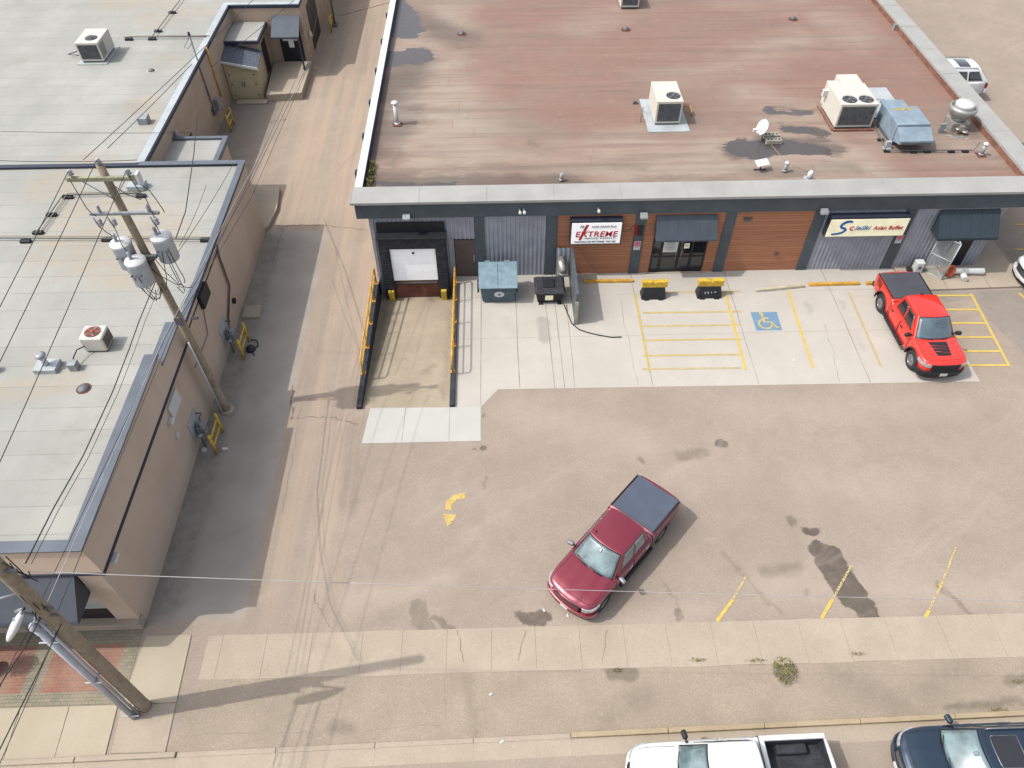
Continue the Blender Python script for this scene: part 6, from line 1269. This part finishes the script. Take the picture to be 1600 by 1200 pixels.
SL = vehicle(cfg, 'car', 'white car whose front corner just enters the right edge of the picture', 'car', (pe[0]+2.45, pe[1]-.3), 180, 'p_white')

# ================================================================== YARD OBJECTS
t = thing('dumpster', 'blue grey steel dumpster with two pale lids in front of grey metal wall', 'dumpster', (.08, 27.4, .01))
b = MB(); b.hexa([Vector((-.68, 26.80, .10)), Vector((.84, 26.80, .10)), Vector((.84, 28.0, .10)), Vector((-.68, 28.0, .10))], [Vector((-.78, 26.72, 1.05)), Vector((.93, 26.72, 1.05)), Vector((.93, 28.05, 1.42)), Vector((-.78, 28.05, 1.42))]); b.build('body', 'dumpster_d', t, bevel=.015)
for x0, x1 in ((-.84, .07), (.085, .99)):
    b = MB(); b.hexa([Vector((x0, 26.64, 1.03)), Vector((x1, 26.64, 1.03)), Vector((x1, 28.10, 1.43)), Vector((x0, 28.10, 1.43))], [Vector((x0, 26.64, 1.08)), Vector((x1, 26.64, 1.08)), Vector((x1, 28.10, 1.48)), Vector((x0, 28.10, 1.48))])
    ld = b.build('lid', 'dumpster', t, bevel=.015)
    b = MB(); b.box(x0+.3, x0+.55, 28.09, 28.17, 1.42, 1.5); b.build('hinge', 'dumpster', ld, bevel=.01)
for x0 in (-.90, .93): b = MB(); b.box(x0-.02, x0+.07, 26.95, 27.7, .55, .72); b.build('fork_pocket', 'black', t, bevel=.01)
b = MB(); b.add([(.12+.24*math.cos(2*math.pi*i/24), 26.748-.0, .62+.16*math.sin(2*math.pi*i/24)) for i in range(24)]+[(.12+.24*math.cos(2*math.pi*i/24), 26.70, .62+.16*math.sin(2*math.pi*i/24)) for i in range(24)], [tuple(range(24, 48))]+[(i, (i+1)%24, 24+(i+1)%24, 24+i) for i in range(24)]); o = b.build('oval_badge', 'white', t)
b = MB(); b.box(.06, .18, 26.69, 26.698, .57, .67); b.build('badge_mark', 'greytext', o)
t = thing('grease_bin', 'black plastic grease bin with pale label between dumpster and metal screen', 'bin', (2.5, 27.2, .01))
b = MB(); b.hexa([Vector((1.95, 26.70, .08)), Vector((3.10, 26.70, .08)), Vector((3.10, 27.6, .08)), Vector((1.95, 27.6, .08))], [Vector((1.85, 26.62, .70)), Vector((3.20, 26.62, .70)), Vector((3.20, 27.7, .70)), Vector((1.85, 27.7, .70))]); b.build('body', 'black', t, bevel=.03, segs=3)
b = MB(); b.hexa([Vector((1.78, 26.55, .70)), Vector((3.27, 26.55, .70)), Vector((3.27, 27.8, .70)), Vector((1.78, 27.8, .70))], [Vector((1.9, 26.68, .82)), Vector((3.15, 26.68, .82)), Vector((3.15, 27.72, .82)), Vector((1.9, 27.72, .82))]); lid = b.build('lid', 'dark', t, bevel=.03, segs=3)
b = MB(); b.box(2.2, 2.75, 26.9, 27.45, .82, .90); b.build('hatch', 'black', lid, bevel=.02)
b = MB(); b.add([(2.30, 26.655, .25), (2.68, 26.655, .25), (2.68, 26.615, .58), (2.30, 26.615, .58)], [(0,1,2,3)]); b.build('label', 'signcream', t)
for x in (2.0, 2.9): b = MB(); b.box(x, x+.2, 26.6, 27.5, 0, .08); b.build('skid', 'black', t)
t = thing('metal_screen', 'tall thin grey metal screen wall beside the grease bin', 'screen', (3.65, 27, 0))
b = MB(); b.box(3.60, 3.68, 25.25, 28.60, .02, 1.80); b.build('screen_panel', 'greyd', t)
corr(2.93, 3.60, .02, 1.82, y=28.62, parent=t, name='return_panel')
b = MB(); b.box(3.57, 3.71, 25.25, 28.62, 1.80, 1.84); b.build('top_cap', 'teal', t)
b = MB(); b.box(3.56, 3.72, 25.18, 25.25, .02, 1.4); b.build('end_post', 'steel', t)
for y in (28.0, 26.4): b = MB(); b.tube((3.69, y, .9), (3.76, y, .9), .03, 6); b.build('latch', 'black', t)
b = MB(); b.path([(3.15, 28.55, 1.2), (3.15, 28.2, 1.2), (3.2, 27.98, 1.05), (3.2, 27.95, .85)], .19, 14); b.lathe([(.2, 0), (.22, .04), (.2, .06)], (3.2, 27.95, .82), 14); tag(b.build('exhaust_duct', 'steel'), 'bent silver exhaust duct on the wall behind the grease bin', 'duct')
b = MB(); b.path([WV(879, 470, .3), WV(886, 488, .02), WV(893, 505, .03), WV(905, 515, .03), WV(920, 520, .03), WV(938, 524, .03), WV(955, 527, .03), WV(971, 526.5, .03)], .028, 6); tag(b.build('black_hose', 'wire'), 'black hose trailing from the grease bin across the concrete', 'hose')
def barricade(x, y, w_, label, marks=False):
    t = thing('barricade', label, 'barricade', (x, y, .01), 'yellow and black barricades at the entrance')
    h = w_/2; b = MB(); b.hexa([Vector((x-h, y-.30, .01)), Vector((x+h, y-.30, .01)), Vector((x+h, y+.30, .01)), Vector((x-h, y+.30, .01))], [Vector((x-h+.08, y-.13, .62)), Vector((x+h-.08, y-.13, .62)), Vector((x+h-.08, y+.13, .62)), Vector((x-h+.08, y+.13, .62))]); b.build('base', 'black', t, bevel=.02)
    b = MB(); b.box(x-h-.02, x-.09, y-.12, y+.12, .625, .96); b.box(x+.09, x+h+.02, y-.12, y+.12, .625, .96); b.box(x-.09, x+.09, y-.12, y+.12, .625, .90); b.build('top', 'yellow', t, bevel=.02)
    for k in (-.35, .35): b = MB(); b.box(x+k-.12, x+k+.12, y-.36, y-.28, .0, .07); b.build('foot', 'black', t, bevel=.01)
    if marks: b = MB(); [b.box(x+k, x+k+random.uniform(.03, .09), y-.235, y-.20, .3+random.uniform(-.06, .06), .36) for k in (-.25, -.12, .05, .2)]; b.build('scuff_marks', 'palecoping', t)
random.seed(4)
barricade(7.55, 27.1, 1.18, 'yellow topped black barricade left of the glass entrance'); barricade(10.25, 27.1, 1.18, 'yellow topped black barricade with pale scuffs right of the glass entrance', True)
def stop(p0, p1, mat, label):
    a = Vector(W(*p0)); c = Vector(W(*p1)); dd = (c-a); n_ = Vector((-dd.y, dd.x)).normalized(); b = MB()
    f = lambda q, k, z: Vector((q.x+n_.x*k, q.y+n_.y*k, z))
    b.hexa([f(a, 0, .01), f(c, 0, .01), f(c, .18, .01), f(a, .18, .01)], [f(a, .02, .14), f(c, .02, .14), f(c, .16, .14), f(a, .16, .14)]); o = b.build('parking_stop', mat, None, bevel=.02); recenter(o, (a.x, a.y, 0)); tag(o, label, 'parking stop', 'timber parking stops along the shop front')
stop((912, 443), (989, 442), 'yellowo', 'yellow parking stop beside the metal screen'); stop((1181, 457), (1257, 450), 'wboard', 'faded bare parking stop set slightly crooked at the accessible bay')
stop((1264, 448), (1343, 446), 'yellowo', 'yellow parking stop between the faded stop and red pickup'); stop((1353, 446), (1430, 444), 'yellowo', 'yellow parking stop mostly hidden behind the red pickup')
# clutter by the buffet door
g = .112
t = thing('white_box', 'white plastic container standing against the grey wall behind the red pickup', 'container', (20.9, 28.4, g))
b = MB(); b.box(20.72, 21.12, 28.25, 28.6, g, g+.62); b.build('body', 'white', t, bevel=.03); b = MB(); b.box(20.86, 21.0, 28.235, 28.249, g+.25, g+.42); b.build('label', 'greyd', t)
b = MB(); b.box(20.45, 20.68, 28.3, 28.6, g, g+.2); tag(b.build('black_bag', 'black', None, bevel=.05), 'small black bag on the ground left of the white container', 'bag')
t = thing('glass_cabinet', 'open metal framed glass cabinet standing under the dark buffet awning', 'cabinet', (21.8, 28.3, g))
fr = [(21.35, 27.75), (21.95, 27.55), (22.12, 28.1), (21.5, 28.35)]
pts = [(21.30, 28.45), (21.75, 27.62)]
b = MB(); h = 2.15
A_, B_, C_ = Vector((21.28, 28.5, g)), Vector((21.95, 27.75, g)), Vector((22.05, 28.62, g)); Zv = Vector((0, 0, h))
for p, q in ((A_, B_), (A_+Zv, B_+Zv), (A_, A_+Zv), (B_, B_+Zv), (B_, C_), (B_+Zv, C_+Zv), (C_, C_+Zv), (A_+Zv*.5, B_+Zv*.5)): b.tube(p, q, .035, 6)
b.build('frame', 'palecoping', t)
gm = NT('clear_door_glass'); gm.color(S(220,230,230)); gm.rough(.05); gm.b.inputs['Alpha'].default_value = .28; M['clear'] = gm.m
b = MB(); b.add([A_, B_, B_+Zv, A_+Zv], [(0,1,2,3)]); b.add([B_, C_, C_+Zv, B_+Zv], [(0,1,2,3)]); b.build('glass', 'clear', t)
t = thing('orange_bucket', 'orange plastic tub lying beside the glass cabinet at the buffet door', 'bucket', (22.25, 28.1, g))
Tm = Matrix.Translation((22.25, 28.15, g+.27))@Matrix.Rotation(R(65), 4, 'X')@Matrix.Rotation(R(20), 4, 'Y'); b = MB(); b.lathe([(.2, -.25), (.26, .2), (.29, .22), (.29, .27), (.24, .27), (.18, -.2), (.01, -.2)], (0,0,0), 20); b.v = [Tm@v for v in b.v]; b.build('tub', 'orange', t)
t = thing('duct_pieces', 'white wrapped T shaped duct lying on the walk before the dark door', 'duct', (23.2, 28.2, g))
b = MB(); b.tube((22.55, 28.2, g+.17), (24.1, 28.1, g+.17), .17, 14); b.build('long_duct', 'white', t, bevel=.01); b = MB(); b.tube((23.05, 28.15, g+.17), (22.95, 27.55, g+.15), .15, 14); b.build('branch_duct', 'white', t)
# plants
def leafclump(name, label, cat, x, y, z, rx, ry, h, n, mats, size=.09, dirty=True):
    t = thing(name, label, cat, (x, y, z)); b = MB()
    for i in range(n):
        a = random.uniform(0, 6.283); r_ = math.sqrt(random.random()); px, py, pz = x+rx*r_*math.cos(a), y+ry*r_*math.sin(a), z+h*random.random()*(1-.6*r_)
        d1 = Vector((random.uniform(-1, 1), random.uniform(-1, 1), random.uniform(.1, 1.2))).normalized()*size*random.uniform(.6, 1.4); d2 = d1.cross(Vector((random.random(), random.random(), random.random()))).normalized()*size*.28
        p = Vector((px, py, pz)); b.add([p, p+d1*.5+d2, p+d1, p+d1*.5-d2], [(0,1,2,3)], random.choice((0, 0, 1)))
    b.build('leaves', mats, t); b = MB()
    for i in range(6): a = i; b.tube((x, y, z), (x+rx*.6*math.cos(a), y+ry*.6*math.sin(a), z+h*.6), .008, 5)
    b.build('stem', 'drygrass', t); return t
for i, (px, py, m) in enumerate((((579), 263, 0), (580, 275, 0), (577, 287, 1))):
    x_, y_ = W(px, py, 4.1); leafclump('roof_weed', ['leafy green weed growing in the left roof gutter farthest from the front', 'dark green weed in the left roof gutter between two others', 'straw coloured dry weed in the roof gutter corner nearest the front'][i], 'weed', -5.93, y_, 4.03, .12, .55, .4, 220, [['leaf', 'leafd'], ['leafd', 'leaf'], ['drygrass', 'leaf']][i], .12)
x_, y_ = W(1226, 1048); 
leafclump('grass_tuft', 'isolated green grass tuft growing between sidewalk and kerb', 'grass tuft', x_, y_, .005, .40, .46, .03, 420, ['leaf', 'drygrass'], .07)
for px, py, r_, n in ((965, 1048, .16, 60), (1340, 1022, .3, 50), (1180, 1032, .4, 60), (1090, 1032, .3, 60), (1590, 1065, .2, 60), (1560, 1110, .35, 70), (120, 400, 0, 0)):
    if n: x_, y_ = W(px, py); leafclump('weed_patch', 'small dry weed patch at the paving edge', 'weed', x_, y_, .005, r_, .07, .05, n, ['leafd', 'drygrass'], .05)['group'] = 'small dry weed patches at the paving edges'
# potted standard tree at the left frame edge
x_, y_ = -16.75, 9.62
t = thing('potted_tree', 'small round potted tree on the brick paving cut by the left edge', 'tree', (x_, y_, .012)); b = MB(); b.lathe([(.18, 0), (.26, .4), (.28, .42), (.24, .42), (.2, .38), (.01, .36)], (x_, y_, .012), 18); b.build('pot', 'greyd', t)
b = MB(); b.tube((x_, y_, .35), (x_+.02, y_, 1.3), .03, 8, .02); b.build('trunk', 'brown', t); b = MB(); random.seed(9)
for i in range(1200):
    d1 = Vector((random.gauss(0, 1), random.gauss(0, 1), random.gauss(0, 1))).normalized(); p = Vector((x_, y_, 1.45))+d1*.36*random.uniform(.5, 1.08); e1 = Vector((random.gauss(0, 1), random.gauss(0, 1), random.gauss(0, 1))).normalized()*.07; e2 = e1.cross(d1).normalized()*.03
    b.add([p, p+e1*.5+e2, p+e1, p+e1*.5-e2], [(0,1,2,3)], i % 2)
b.build('crown', ['leaf', 'leafd'], t)
# small litter
random.seed(21)
for i, (px, py) in enumerate(((767, 1085), (850, 954), (887, 962), (1240, 563), (784, 1159))):
    x_, y_ = W(px, py); b = MB(); b.box(-.06, .06, -.03, .03, 0, .02, T=Matrix.Translation((x_, y_, .014))@Matrix.Rotation(random.random()*3, 4, 'Z')); o = b.build('litter', 'white', None, bevel=.01); recenter(o, (x_, y_, 0)); tag(o, ['white scrap on the asphalt between sidewalk and kerb', 'pale scrap beside the oil stain near the maroon pickup', 'thin white scrap below the nose of the maroon pickup', 'tiny white scrap on the concrete bay between yellow lines', 'white scrap lying in the gutter beside the yellowish kerb end'][i], 'litter')
